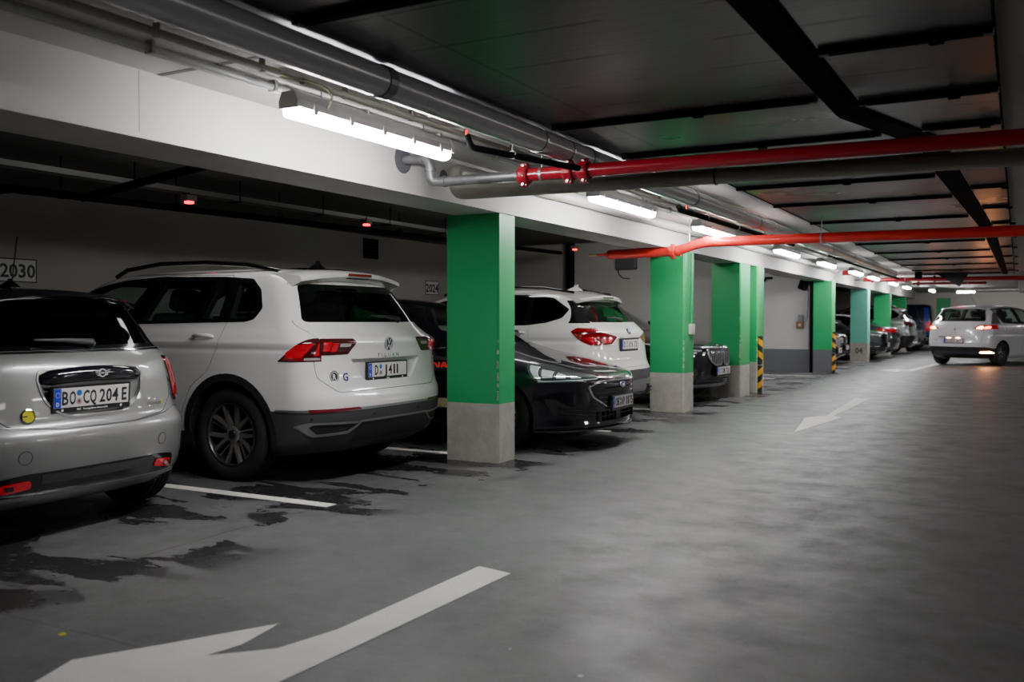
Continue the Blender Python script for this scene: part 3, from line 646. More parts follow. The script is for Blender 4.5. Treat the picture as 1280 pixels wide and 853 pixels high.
    M = Matrix.Translation((-1.800, 0.03, .790)) @ Matrix.Rotation(-.06, 4, 'Y') @ Matrix(((0, 0, -1, 0), (-1, 0, 0, 0), (0, 1, 0, 0), (0, 0, 0, 1)))
    plate(c, M, [('B', -.183, .042), ('O', -.135, .042), ('C', -.045, .042), ('Q', .003, .044), ('2', .066, .040), ('0', .112, .040), ('4', .157, .043), ('E', .222, .036)], size=(.51, .11), seals=-.092, dealer='B&K · Freytag-Bauer Automobile')
    M = c.spot('r', .425, .705, .001); mb = MB(); mb.lathe([(.032, 0), (.039, 0), (.039, .006), (.034, .008), (.032, .004), (.032, 0)], 28, cap=False); b = c.put('round_badge', mb, CHROME, M)
    mb = MB(); mb.lathe([(.001, 0), (.033, 0), (.033, .004), (.001, .004)], 28, cap=False); y_ = c.put('badge_field', mb, pm('badge_yellow', rgb(215, 205, 20), .4), M, b)
    mb = MB(); mb.box(-.031, -.004, -.0035, .0035, .004, .0048); c.put('badge_mark', mb, INK, M, y_)
    text_on(c, 'model_lettering', 'COOPER', .020, c.spot('r', -.445, .708), CHROME, 1.15, .01, 1.1, .004)
    text_on(c, 'model_letter', 'S', .022, c.spot('r', -.525, .712), pm('badge_yellow', rgb(215, 205, 20), .4), 1.1, .02, 1, .004)
    wiper(c, -.08, 1.072, .28, 1.095, PLAST)
    c.skin('recess_rim', grow(RC, .012), 'x', -2.1, -1.5, SILVER, .005, -.008, holes=(RC,))
    fin_antenna(root, -1.10, 1.42, BLACK, .05, .14, 0.03)
    mb = MB(); mb.tube([(-1.14, .03, 1.455), (-1.19, .03, 1.72)], .004, 8); mb.build('antenna_rod', BLACK, root)
    for x in (-1.2475, 1.2475):
        for s in (-1, 1): wheel(root, x, s * .755, .305, .20, .20, s, 1)
    interior(root, .42, -.1, -.75, .46, .58)
    return root
def make_focus():
    """blue-black five-door hatchback, nose to the aisle"""
    root = thing('hatchback', 'blue-black hatchback with chrome-edged grille and nose out, behind the nearest green pillar', 'car')
    K = [(.155, 2.05, -1.95, .82, .78, 2.5, .4, 3), (.20, 2.20, -2.05, .875, .78, 2.5, .4, 3), (.23, 2.215, -2.08, .89, .78, 2.45, .4, 3), (.30, 2.205, -2.10, .90, .78, 2.4, .4, 3), (.42, 2.225, -2.13, .91, .78, 2.35, .4, 3), (.54, 2.235, -2.14, .913, .80, 2.3, .4, 3), (.62, 2.225, -2.13, .913, .80, 2.5, .35, 3),
         (.67, 2.195, -2.12, .913, .80, 2.8, .3, 3), (.71, 2.12, -2.11, .912, .80, 3.1, .3, 3), (.75, 1.99, -2.10, .911, .80, 3.1, .3, 3), (.80, 1.79, -2.09, .908, .80, 3.1, .3, 3), (.85, 1.57, -2.07, .902, .80, 3.1, .3, 3), (.895, 1.36, -2.06, .893, .80, 3.1, .3, 3), (.93, 1.20, -2.04, .88, .80, 3.1, .3, 3),
         (.965, 1.07, -2.0, .855, .45, 2.4, .3, 3), (1.0, .98, -1.96, .82, .4, 2.4, .3, 3), (1.2, .57, -1.80, .74, .35, 2.4, .3, 3), (1.34, .24, -1.62, .67, .35, 2.4, .3, 3), (1.41, -.02, -1.42, .58, .35, 2.3, .3, 2.6), (1.445, -.24, -1.2, .45, .35, 2.2, .4, 2.3), (1.462, -.45, -.95, .22, .25, 2, .25, 2), (1.467, -.55, -.85, .02, .15, 2, .15, 2)]
    def shp(x, z): return -.008 * math.exp(-((z - .80) / .03)**2) * (np.abs(x) < 1.7) + .012 * np.exp(-((np.abs(x) - 1.35) / .34)**2) * math.exp(-((z - .66) / .14)**2)
    c = Car(root, K, .02, shp, (-1.9, .95, .74), NAVY)
    G = rpoly([(.56, .60), (.42, .655), (-.42, .655), (-.56, .60), (-.50, .49), (-.30, .39), (.30, .39), (.50, .49)], .03)
    c.dent(rpoly([(.41, .355), (.41, .265), (-.41, .265), (-.41, .355)], .015), 'x', 2.12, 2.5)
    c.hollow(); c.wheelwells((-1.35, 1.35), .36, .91, .32)
    Wf = rpoly([(.52, 1.0), (.24, 1.27), (-.02, 1.365), (-.38, 1.385), (-.40, .99)], .03); Wr = rpoly([(-.47, 1.385), (-.95, 1.345), (-1.36, 1.16), (-1.33, 1.02), (-.48, .99)], .03)
    Wb = rpoly([(.70, 1.03), (-.70, 1.03), (-.56, 1.33), (.56, 1.33)], .05); Ww = rpoly([(-.72, .985), (.72, .985), (.56, 1.37), (-.56, 1.37)], .08)
    for w_ in (Wf, Wr): c.cut(w_, 'y', -2, 2)
    c.cut(Wb, 'x', -2.4, -1.3); c.cut(Ww, 'x', -.2, 1.6)
    hood = c.extract('bonnet', [(.98, 1.1), (.98, .90), (1.55, .815), (2.0, .715), (2.14, .672), (2.25, .69), (2.25, 1.1)], 'y', -.80, .80, .003)
    bump = c.extract('front_bumper', rpoly([(2.6, .1), (1.74, .1), (1.70, .45), (1.74, .64), (2.0, .655), (2.12, .666), (2.6, .666)], .01), 'y', -2, 2, .002)
    for s in (-1, 1):
        y = (.4, 1.3) if s > 0 else (-1.3, -.4); sd = 'L' if s > 0 else 'R'
        c.extract('front_door', rpoly([(.80, .28), (.84, .80), (.66, 1.0), (.28, 1.30), (-.02, 1.395), (-.42, 1.41), (-.43, .28)], .02), 'y', *y)
        c.extract('rear_door', rpoly([(-.445, .28), (-.435, 1.41), (-.95, 1.375), (-1.22, 1.25), (-1.22, .95), (-1.02, .70), (-.92, .5), (-.90, .28)], .02), 'y', *y)
        D = rpoly([(.66, .985), (.28, 1.29), (-.02, 1.385), (-.45, 1.405), (-.96, 1.37), (-1.42, 1.16), (-1.39, 1.0), (-.48, .972)], .02)
        c.skin('window_surround', D, 'y', *y, GLOSSB, .003, -.006, holes=(Wf, Wr))
        for w_ in (Wf, Wr): pane(c, w_, 'y', *y)
        handle(c, -.25, .86, sd, NAVY); handle(c, -1.12, .88, sd, NAVY); mirror(root, .46, s * .96, .97, NAVY, s)
        yl = (.41, 1.3) if s > 0 else (-1.3, -.41)
        l = c.skin('headlamp', rpoly([(1.565, .832), (1.74, .655), (1.90, .640), (2.06, .648), (2.20, .672), (2.14, .70), (2.0, .735), (1.8, .785)], .02), 'y', *yl, HEADL, .004, -.012)
        for q, yy in (([(1.62, .80), (1.76, .665), (1.79, .665), (1.71, .785)], .5), ([(1.75, .765), (1.80, .69), (1.88, .69), (1.86, .745)], .5), ([(1.895, .735), (1.91, .685), (1.98, .685), (1.97, .715)], .5), ([(2.0, .705), (2.02, .682), (2.08, .682), (2.07, .695)], .45), ([(1.76, .664), (2.16, .676), (2.16, .664), (1.76, .650)], .43)):
            c.skin('lamp_segment', q, 'y', *((yy, 1.3) if s > 0 else (-1.3, -yy)), HEADC, .0055, 0, l)
        P = rpoly([(1.80, .505), (1.87, .345), (2.25, .285), (2.25, .395), (2.02, .425), (1.92, .50)], .03); yv = (.44, 1.2) if s > 0 else (-1.2, -.44)
        c.skin('bumper_vent', P, 'y', *yv, PLASTB, .002, -.004); c.skin('vent_rim', grow(P, .016), 'y', *yv, NAVY, .018, -.004, holes=(P,))
        for zz in (.335, .375): c.skin('vent_blade', [(1.92, zz + .045), (2.25, zz - .02), (2.25, zz - .032), (1.92, zz + .03)], 'y', *yv, GLOSSB, .012, -.002)
        P = rpoly([(-1.95, .72), (-2.4, .72), (-2.4, .93), (-1.85, .93)], .03); c.skin('tail_lamp', P, 'y', *((.45, 1.3) if s > 0 else (-1.3, -.45)), LAMP, .005, -.02)
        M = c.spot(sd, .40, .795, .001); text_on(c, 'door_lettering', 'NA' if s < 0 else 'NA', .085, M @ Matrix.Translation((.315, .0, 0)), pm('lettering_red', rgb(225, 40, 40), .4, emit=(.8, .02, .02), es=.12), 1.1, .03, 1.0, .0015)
        M = c.spot(sd, .74, .425, .001); mb = MB(); mb.prism(rpoly([(-.14, -.045), (.14, -.045), (.14, .045), (-.14, .045)], .01), 0, .0012); b = c.put('door_sticker', mb, pm('sticker_cream', rgb(200, 190, 150), .5), M)
        text_on(c, 'sticker_lettering', 'ol', .045, M @ Matrix.Translation((.07, 0, .0012)), INK, 1, .01, 1, .0006, b)
    pane(c, Wb, 'x', -2.4, -1.3, GLASSD, 'rear_window_glass'); pane(c, Ww, 'x', -.2, 1.6, GLASS, 'windscreen_glass')
    c.skin('grille', G, 'x', 1.8, 2.5, pm('grille_black', (.006, .006, .007), .35), .003, -.006)
    g = c.skin('grille_chrome', G, 'x', 1.8, 2.5, pm('grille_silver', (.55, .55, .57), .2, .75), .014, -.004, holes=(grow(G, -.015),))
    for z in (.44, .485, .53, .575, .617): 
        h = .53 if z > .55 else .50 - (.55 - z) * 1.1; c.skin('grille_bar', [(-h, z), (h, z), (h, z + .013), (-h, z + .013)], 'x', 1.8, 2.5, GLOSSB, .012, -.002)
    for k in range(9): 
        if k != 4: mb = MB(); mb.box(2.13, 2.19, -.40 + k * .1 - .006, -.40 + k * .1 + .006, .265, .355); mb.build('lower_grille_bar', PLASTB, root)
    mb = MB(); mb.box(2.13, 2.185, -.41, .41, .306, .316); mb.build('lower_grille_bar', PLASTB, root)
    mb = MB(); mb.bbox(2.14, 2.20, -.06, .06, .262, .358, .01); mb.build('radar_cover', PLASTB, root)
    c.skin('splitter', [(1.70, .175), (2.5, .192), (2.5, .210), (1.70, .195)], 'y', -1.3, 1.3, pm('splitter_satin', (.10, .10, .11), .25, .5), .022, -.01)
    c.done()
    ford_oval(c, c.spot('f', 0, .597, .012), .068)
    M = Matrix.Translation((2.238, .0, .44)) @ Matrix(((0, 0, 1, 0), (1, 0, 0, 0), (0, 1, 0, 0), (0, 0, 0, 1)))
    plate(c, M, [('O', -.178, .042), ('B', -.130, .042), ('A', -.035, .044), ('P', .014, .040), ('1', .088, .022), ('1', .130, .022), ('7', .175, .038), ('5', .222, .040)], seals=-.083)
    fin_antenna(root, -1.1, 1.45, NAVY, .05, .15)
    for x in (-1.35, 1.35):
        for s in (-1, 1): wheel(root, x, s * .80, .32, .205, .205, s, 1)
    interior(root, .45, -.1, -.95, .48, .60)
    return root

def make_pearl_suv():
    """white SUV with black lower cladding, rear to the aisle"""
    root = thing('suv', 'pearl white SUV with pointed red tail lamps and tow bar, rear towards the aisle', 'car')
    K = [(.21, 1.95, -2.02, .83, .6, 2.6, .4, 3), (.29, 2.1, -2.16, .87, .6, 2.6, .42, 3), (.42, 2.15, -2.22, .90, .6, 2.6, .42, 3), (.55, 2.2, -2.24, .91, .6, 2.6, .42, 3), (.63, 2.2, -2.235, .912, .6, 2.6, .4, 3), (.68, 2.2, -2.21, .912, .6, 2.5, .38, 3), (.74, 2.18, -2.185, .912, .65, 2.4, .36, 3), (.88, 2.0, -2.17, .911, .8, 2.3, .36, 2.9), (1.0, 1.4, -2.16, .908, .8, 2.3, .36, 2.9),
         (1.07, 1.1, -2.15, .90, .5, 2.4, .36, 2.9), (1.12, 1.0, -2.115, .885, .35, 2.5, .36, 2.8), (1.17, .92, -2.06, .86, .3, 2.5, .34, 2.8), (1.21, .86, -2.02, .838, .3, 2.5, .32, 2.8), (1.40, .5, -1.86, .745, .3, 2.4, .3, 2.8), (1.50, .25, -1.74, .675, .3, 2.3, .3, 2.7), (1.55, .05, -1.6, .59, .35, 2.2, .3, 2.5), (1.58, -.2, -1.4, .46, .4, 2.2, .4, 2.3), (1.60, -.4, -1.1, .24, .3, 2, .3, 2), (1.605, -.5, -.95, .02, .2, 2, .2, 2)]
    def shp(x, z): return -.010 * math.exp(-((z - .98) / .03)**2) + .014 * np.exp(-((np.abs(x) - 1.335) / .33)**2) * math.exp(-((z - .72) / .16)**2)
    c = Car(root, K, .014, shp, (-2.1, .95, .80), PEARL)
    c.dent(rpoly([(.40, 1.01), (-.40, 1.01), (-.33, .85), (.33, .85)], .04), 'x', -2.5, -2.135)
    c.hollow(); c.wheelwells((-1.335, 1.335), .40, .91, .345)
    W1 = rpoly([(.45, 1.18), (.05, 1.43), (-.40, 1.515), (-.42, 1.17)], .03); W2 = rpoly([(-.50, 1.52), (-1.16, 1.505), (-1.16, 1.175), (-.50, 1.17)], .03)
    Wq = rpoly([(-1.24, 1.50), (-1.47, 1.468), (-1.695, 1.345), (-1.64, 1.262), (-1.46, 1.205), (-1.25, 1.188)], .05)
    Wb = rpoly([(.70, 1.195), (-.70, 1.195), (-.60, 1.44), (.60, 1.44)], .05); Ww = rpoly([(-.7, 1.12), (.7, 1.12), (.56, 1.48), (-.56, 1.48)], .06)
    for w_ in (W1, W2, Wq): c.cut(w_, 'y', -2, 2)
    c.cut(Wb, 'x', -2.4, -1.4); c.cut(Ww, 'x', 0, 1.6)
    c.extract('bumper_cladding', [(-2.6, .15), (-1.60, .15), (-1.72, .625), (-2.6, .625)], 'y', -2, 2, .002, PLAST)
    c.extract('tailgate', rpoly([(.50, .665), (.66, .74), (.70, .93), (.70, 1.08), (.80, 1.185), (.63, 1.47), (.60, 1.66), (-.60, 1.66), (-.63, 1.47), (-.80, 1.185), (-.70, 1.08), (-.70, .93), (-.66, .74), (-.50, .665)], .03), 'x', -2.6, -1.66)
    for s in (-1, 1):
        y = (.45, 1.3) if s > 0 else (-1.3, -.45); sd = 'L' if s > 0 else 'R'
        c.extract('rear_door', rpoly([(-.45, .33), (-.45, 1.54), (-1.20, 1.535), (-1.245, 1.19), (-1.25, 1.02), (-1.2, .82), (-1.0, .68), (-.9, .5), (-.9, .33)], .02), 'y', *y)
        c.extract('front_door', rpoly([(-.435, .33), (-.435, 1.54), (-.1, 1.49), (.52, 1.18), (.60, .9), (.60, .33)], .02), 'y', *y)
        D = rpoly([(.6, 1.165), (.06, 1.45), (-.42, 1.535), (-1.2, 1.525), (-1.49, 1.482), (-1.72, 1.345), (-1.65, 1.245), (-1.46, 1.19), (-1.2, 1.16), (-.4, 1.152)], .03)
        c.skin('window_surround', D, 'y', *y, GLOSSB, .003, -.006, holes=(W1, W2, Wq))
        for w_ in (W1, W2, Wq): pane(c, w_, 'y', *y, GLASSD)
        handle(c, -1.10, 1.07, sd, PEARL); handle(c, -.25, 1.06, sd, PEARL); mirror(root, .55, s * .97, 1.12, PEARL, s)
        mb = MB(); mb.tube([(.1, s * .585, 1.53), (-.1, s * .60, 1.60), (-.7, s * .605, 1.625), (-1.3, s * .585, 1.605), (-1.68, s * .55, 1.545)], .016, 10); mb.build('roof_rail', GLOSSB, root)
        l = c.skin('tail_lamp', rpoly([(-1.79, 1.09), (-1.86, 1.135), (-2.06, 1.125), (-2.5, 1.085), (-2.5, .935), (-2.03, .93), (-1.93, .97)], .02), 'y', *((.705, 1.3) if s > 0 else (-1.3, -.705)), LAMP, .008, -.02)
        c.skin('lamp_segment', [(-1.82, 1.083), (-2.5, 1.060), (-2.5, 1.050), (-1.84, 1.07)], 'y', *((.71, 1.3) if s > 0 else (-1.3, -.71)), LAMPD, .0095, 0, l)
        c.skin('lamp_segment', [(-1.94, 1.02), (-2.06, 1.03), (-2.06, .955), (-2.04, .95)], 'y', *((.71, 1.3) if s > 0 else (-1.3, -.71)), LAMPB, .0095, 0, l)
        c.skin('lamp_segment', [(-2.09, 1.03), (-2.5, 1.02), (-2.5, .95), (-2.085, .95)], 'y', *((.73, 1.3) if s > 0 else (-1.3, -.73)), LAMPB, .0095, 0, l)
        P = rpoly([(.70, 1.085), (.40, 1.03), (.38, 1.02), (.52, .945), (.70, .935)], .015); l = c.skin('tail_lamp', P if s > 0 else mir(P), 'x', -2.5, -1.9, LAMP, .008, -.02)
        P = [(.68, 1.02), (.47, 1.01), (.54, .96), (.68, .955)]; c.skin('lamp_segment', P if s > 0 else mir(P), 'x', -2.5, -1.9, LAMPB, .0095, 0, l)
        P = [(.70, 1.185), (.845, 1.185), (.68, 1.45), (.60, 1.45)]; c.skin('pillar_trim', P if s > 0 else mir(P), 'x', -2.2, -1.62, GLOSSB, .004, -.006)
        P = [(2.3, .72), (2.3, .88), (1.85, .92), (1.9, .76)]; c.skin('headlamp', P, 'y', *((.5, 1.3) if s > 0 else (-1.3, -.5)), HEADL, .004, -.01)
        mb = MB(); mb.smooth = True; mb.lathe([(.036, -.08), (.04, 0), (.034, 0), (.03, -.08), (.036, -.08)], 20, Matrix.Translation((-2.23, s * .56, .37)) @ Matrix.Rotation(-PI / 2, 4, 'Y'), cap=False); mb.build('exhaust_tip', CHROME, root)
    pane(c, Wb, 'x', -2.4, -1.4, GLASS, 'rear_window_glass'); pane(c, Ww, 'x', 0, 1.6, GLASS, 'windscreen_glass')
    c.skin('skid_plate', rpoly([(.62, .50), (-.62, .50), (-.50, .35), (.50, .35)], .03), 'x', -2.5, -1.9, SATIN, .014, -.006)
    c.skin('sill_trim', [(1.0, .2), (-.95, .2), (-.95, .38), (1.0, .38)], 'y', -1.3, 1.3, PLASTB, .006, -.01)
    arch_trim(c, -1.335, .345, .40, .06, PLASTB); arch_trim(c, 1.335, .345, .40, .06, PLASTB)
    c.skin('grille', rpoly([(-.35, .62), (.35, .62), (.35, .80), (-.35, .80)], .05), 'x', 1.8, 2.5, GLOSSB, .004, -.004)
    sp = spoiler(c, 'roof_spoiler', [(-1.45, 1.583), (-1.60, 1.575), (-1.87, 1.515), (-1.885, 1.495), (-1.87, 1.470), (-1.75, 1.455), (-1.6, 1.53)], .63, .045, .08, PEARL)
    mb = MB(); mb.bbox(-1.893, -1.87, -.16, .16, 1.486, 1.500, .004); mb.build('brake_light', LAMPD, sp)
    mb = MB(); mb.tube([(-2.1, 0, .33), (-2.30, 0, .33), (-2.38, 0, .36), (-2.40, 0, .44)], .02, 10, fillet=.05); mb.lathe([(.001, .02), (.018, .018), (.026, 0), (.018, -.018), (.001, -.022)], 16, Matrix.Translation((-2.40, 0, .46)), cap=False); mb.build('tow_bar', pm('towbar_steel', (.06, .06, .062), .35, .6), root)
    c.done(); wiper(c, -.02, 1.205, .34, 1.24)
    fin_antenna(root, -1.42, 1.585, PEARL, .075, .22)
    roundel(c, c.spot('r', 0, 1.085), .04)
    M = Matrix.Translation((-2.155, 0, .932)) @ Matrix(((0, 0, -1, 0), (-1, 0, 0, 0), (0, 1, 0, 0), (0, 0, 0, 1)))
    plate(c, M, [('D', -.17, .042), ('A', -.03, .044), ('Y', .022, .044), ('A', .074, .044), ('7', .155, .038), ('3', .20, .038)], seals=-.10)
    for x in (-1.335, 1.335):
        for s in (-1, 1): wheel(root, x, s * .79, .345, .225, .22, s, 1)
    interior(root, .42, -.15, -1.0, .60, .62)
    return root

def make_black_suv(name='suv', label='black SUV with upright chrome kidney grille, nose out between two green pillars', paint=None, kidney=True, platetxt=True, lite=False):
    paint = paint or BLACK
    root = thing(name, label, 'car')
    K = [(.20, 2.02, -2.0, .84, .7, 2.6, .4, 3), (.28, 2.16, -2.15, .88, .7, 2.6, .4, 3), (.42, 2.20, -2.2, .91, .75, 2.4, .4, 3), (.60, 2.215, -2.22, .92, .8, 2.25, .4, 3), (.76, 2.205, -2.2, .925, .8, 2.2, .35, 3), (.82, 2.18, -2.19, .925, .8, 2.2, .35, 3), (.86, 2.10, -2.185, .924, .8, 2.3, .35, 3), (.90, 1.88, -2.18, .92, .9, 2.2, .35, 3), (.945, 1.55, -2.17, .917, .9, 2.2, .35, 3),
         (.99, 1.25, -2.16, .91, .7, 2.3, .35, 3), (1.03, 1.08, -2.13, .895, .45, 2.4, .3, 3), (1.07, .99, -2.1, .87, .35, 2.4, .3, 3), (1.1, .93, -2.06, .845, .3, 2.4, .3, 3), (1.3, .55, -1.98, .775, .3, 2.4, .3, 3), (1.48, .22, -1.88, .69, .3, 2.4, .3, 3), (1.55, .05, -1.8, .62, .35, 2.3, .3, 2.6), (1.6, -.2, -1.6, .5, .35, 2.2, .3, 2.4), (1.63, -.45, -1.2, .25, .3, 2, .3, 2), (1.635, -.6, -1.0, .02, .2, 2, .2, 2)]
    def shp(x, z): return -.010 * math.exp(-((z - .94) / .03)**2) * (np.abs(x) < 1.6) + .014 * np.exp(-((np.abs(x) - 1.35) / .34)**2) * math.exp(-((z - .74) / .15)**2)
    c = Car(root, K, .016, shp, (-2.0, .98, .80), paint, .045 if lite else .036)
    c.hollow(); c.wheelwells((-1.35, 1.35), .41, .92, .36)
    Wf = rpoly([(.56, 1.10), (.16, 1.40), (-.05, 1.48), (-.40, 1.51), (-.42, 1.09)], .03); Wr = rpoly([(-.50, 1.51), (-1.2, 1.49), (-1.62, 1.38), (-1.68, 1.18), (-.50, 1.10)], .04)
    Wb = rpoly([(.70, 1.13), (-.70, 1.13), (-.58, 1.47), (.58, 1.47)], .05); Ww = rpoly([(-.74, 1.075), (.74, 1.075), (.57, 1.50), (-.57, 1.50)], .07)
    for w_ in (Wf, Wr): c.cut(w_, 'y', -2, 2)
    c.cut(Wb, 'x', -2.4, -1.6); c.cut(Ww, 'x', 0, 1.6)
    c.extract('bonnet', [(1.0, 1.3), (1.0, 1.02), (1.4, .945), (1.9, .87), (2.12, .842), (2.3, .842), (2.3, 1.3)], 'y', -.80, .80, .003)
    for s in (-1, 1):
        y = (.45, 1.3) if s > 0 else (-1.3, -.45); sd = 'L' if s > 0 else 'R'
        c.extract('front_door', rpoly([(.72, .33), (.76, 1.0), (.62, 1.09), (.18, 1.43), (-.05, 1.51), (-.44, 1.54), (-.45, .33)], .02), 'y', *y)
        c.extract('rear_door', rpoly([(-.465, .33), (-.455, 1.54), (-1.2, 1.52), (-1.3, 1.2), (-1.2, .86), (-1.0, .7), (-.92, .5), (-.92, .33)], .02), 'y', *y)
        for w_ in (Wf, Wr): pane(c, w_, 'y', *y, GLASSD)
        c.skin('window_surround', rpoly([(.68, 1.085), (.19, 1.42), (-.05, 1.495), (-.44, 1.525), (-1.22, 1.505), (-1.65, 1.395), (-1.71, 1.165), (-.50, 1.085)], .03), 'y', *y, GLOSSB, .003, -.006, holes=(Wf, Wr))
        handle(c, -.25, 1.0, sd, paint); handle(c, -1.15, 1.0, sd, paint); mirror(root, .62, s * .99, 1.08, paint, s)
        mb = MB(); mb.tube([(.0, s * .60, 1.565), (-.15, s * .61, 1.62), (-.8, s * .61, 1.655), (-1.4, s * .6, 1.63), (-1.6, s * .58, 1.59)], .016, 8); mb.build('roof_rail', SATIN, root)
        l = c.skin('headlamp', rpoly([(1.72, .855), (1.80, .765), (2.5, .72), (2.5, .835), (2.05, .85)], .02), 'y', *((.50, 1.3) if s > 0 else (-1.3, -.50)), HEADL, .005, -.01)
        c.skin('lamp_segment', [(1.83, .80), (2.5, .77), (2.5, .755), (1.84, .775)], 'y', *((.5, 1.3) if s > 0 else (-1.3, -.5)), HEADC, .007, 0, l)
        P = rpoly([(.86, .52), (.82, .58), (.58, .50), (.62, .36), (.80, .36)], .04); c.skin('air_intake', P if s > 0 else mir(P), 'x', 1.5, 2.5, PLASTB, .003, -.006)
        c.skin('tail_lamp', rpoly([(-1.8, 1.0), (-2.5, .93), (-2.5, 1.06), (-1.85, 1.07)], .02), 'y', *((.35, 1.3) if s > 0 else (-1.3, -.35)), LAMPB, .006, -.02)
        c.skin('bumper_trim', [(1.70, .425), (2.5, .425), (2.5, .437), (1.70, .437)], 'y', *((.60, 1.3) if s > 0 else (-1.3, -.60)), CHROME, .010, -.006)
        if kidney:
            P = rpoly([(.025, .59), (.065, .555), (.25, .545), (.36, .61), (.42, .71), (.405, .80), (.34, .825), (.06, .825), (.025, .80)], .03); P = P if s > 0 else mir(P)
            k = c.skin('kidney_grille', P, 'x', 1.8, 2.5, pm('grille_black', (.006, .006, .007), .35), .006, -.01)
            c.skin('grille_surround', P, 'x', 1.8, 2.5, pm('grille_silver', (.55, .55, .57), .2, .75), .024, -.004, k, holes=(grow(P, -.022),))
            for j in range(7):
                q = .062 + j * .046; zl = .56 + max(0, (q - .25)) * .6; pp = [(q, zl), (q + .011, zl), (q + .011, .81), (q, .81)]
                c.skin('grille_bar', pp if s > 0 else mir(pp), 'x', 1.8, 2.5, pm('grille_silver', (.55, .55, .57), .2, .75), .018, 0, k)
    if not kidney:
        G = rpoly([(-.55, .62), (.55, .62), (.50, .80), (-.50, .80)], .05); c.skin('grille', G, 'x', 1.8, 2.5, GLOSSB, .005, -.01); c.skin('grille_chrome', G, 'x', 1.8, 2.5, CHROME, .016, -.004, holes=(grow(G, -.016),))
        for z in (.665, .71, .755): c.skin('grille_bar', [(-.5, z), (.5, z), (.5, z + .014), (-.5, z + .014)], 'x', 1.8, 2.5, CHROME, .014, -.002)
    pane(c, Wb, 'x', -2.4, -1.6, GLASSD, 'rear_window_glass'); pane(c, Ww, 'x', 0, 1.6, GLASS, 'windscreen_glass')
    c.skin('lower_intake', rpoly([(.56, .41), (-.56, .41), (-.62, .30), (.62, .30)], .02), 'x', 1.7, 2.5, PLASTB, .004, -.006)
    for z in (.33, .37): c.skin('intake_blade', [(-.55, z), (.55, z), (.55, z + .012), (-.55, z + .012)], 'x', 1.7, 2.5, GLOSSB, .014, 0)
    c.skin('skid_plate', rpoly([(.70, .285), (-.70, .285), (-.62, .225), (.62, .225)], .02), 'x', 1.5, 2.5, SATIN, .014, -.006)
    c.skin('sill_trim', [(1.0, .2), (-.95, .2), (-.95, .36), (1.0, .36)], 'y', -1.3, 1.3, PLASTB, .006, -.01)
    arch_trim(c, -1.35, .36, .41, .05, PLASTB); arch_trim(c, 1.35, .36, .41, .05, PLASTB)
    c.done()
    if kidney: roundel(c, c.spot('f', 0, .845), .034)
    M = Matrix.Translation((2.235, .0, .475)) @ Matrix(((0, 0, 1, 0), (1, 0, 0, 0), (0, 1, 0, 0), (0, 0, 0, 1)))
    plate(c, M, [('D', -.17, .042), ('U', -.035, .044), ('M', .02, .05), ('7', .10, .038), ('2', .15, .038), ('1', .20, .022)] if platetxt else [('K', -.17, .042), ('L', -.03, .044), ('4', .08, .038), ('2', .15, .038)], seals=-.10)
    for x in (-1.35, 1.35):
        for s in (-1, 1): wheel(root, x, s * .80, .36, .235, .24, s, 1, full=not lite)
    interior(root, .42, -.1, -1.0, .58, .60, not lite)
    return root

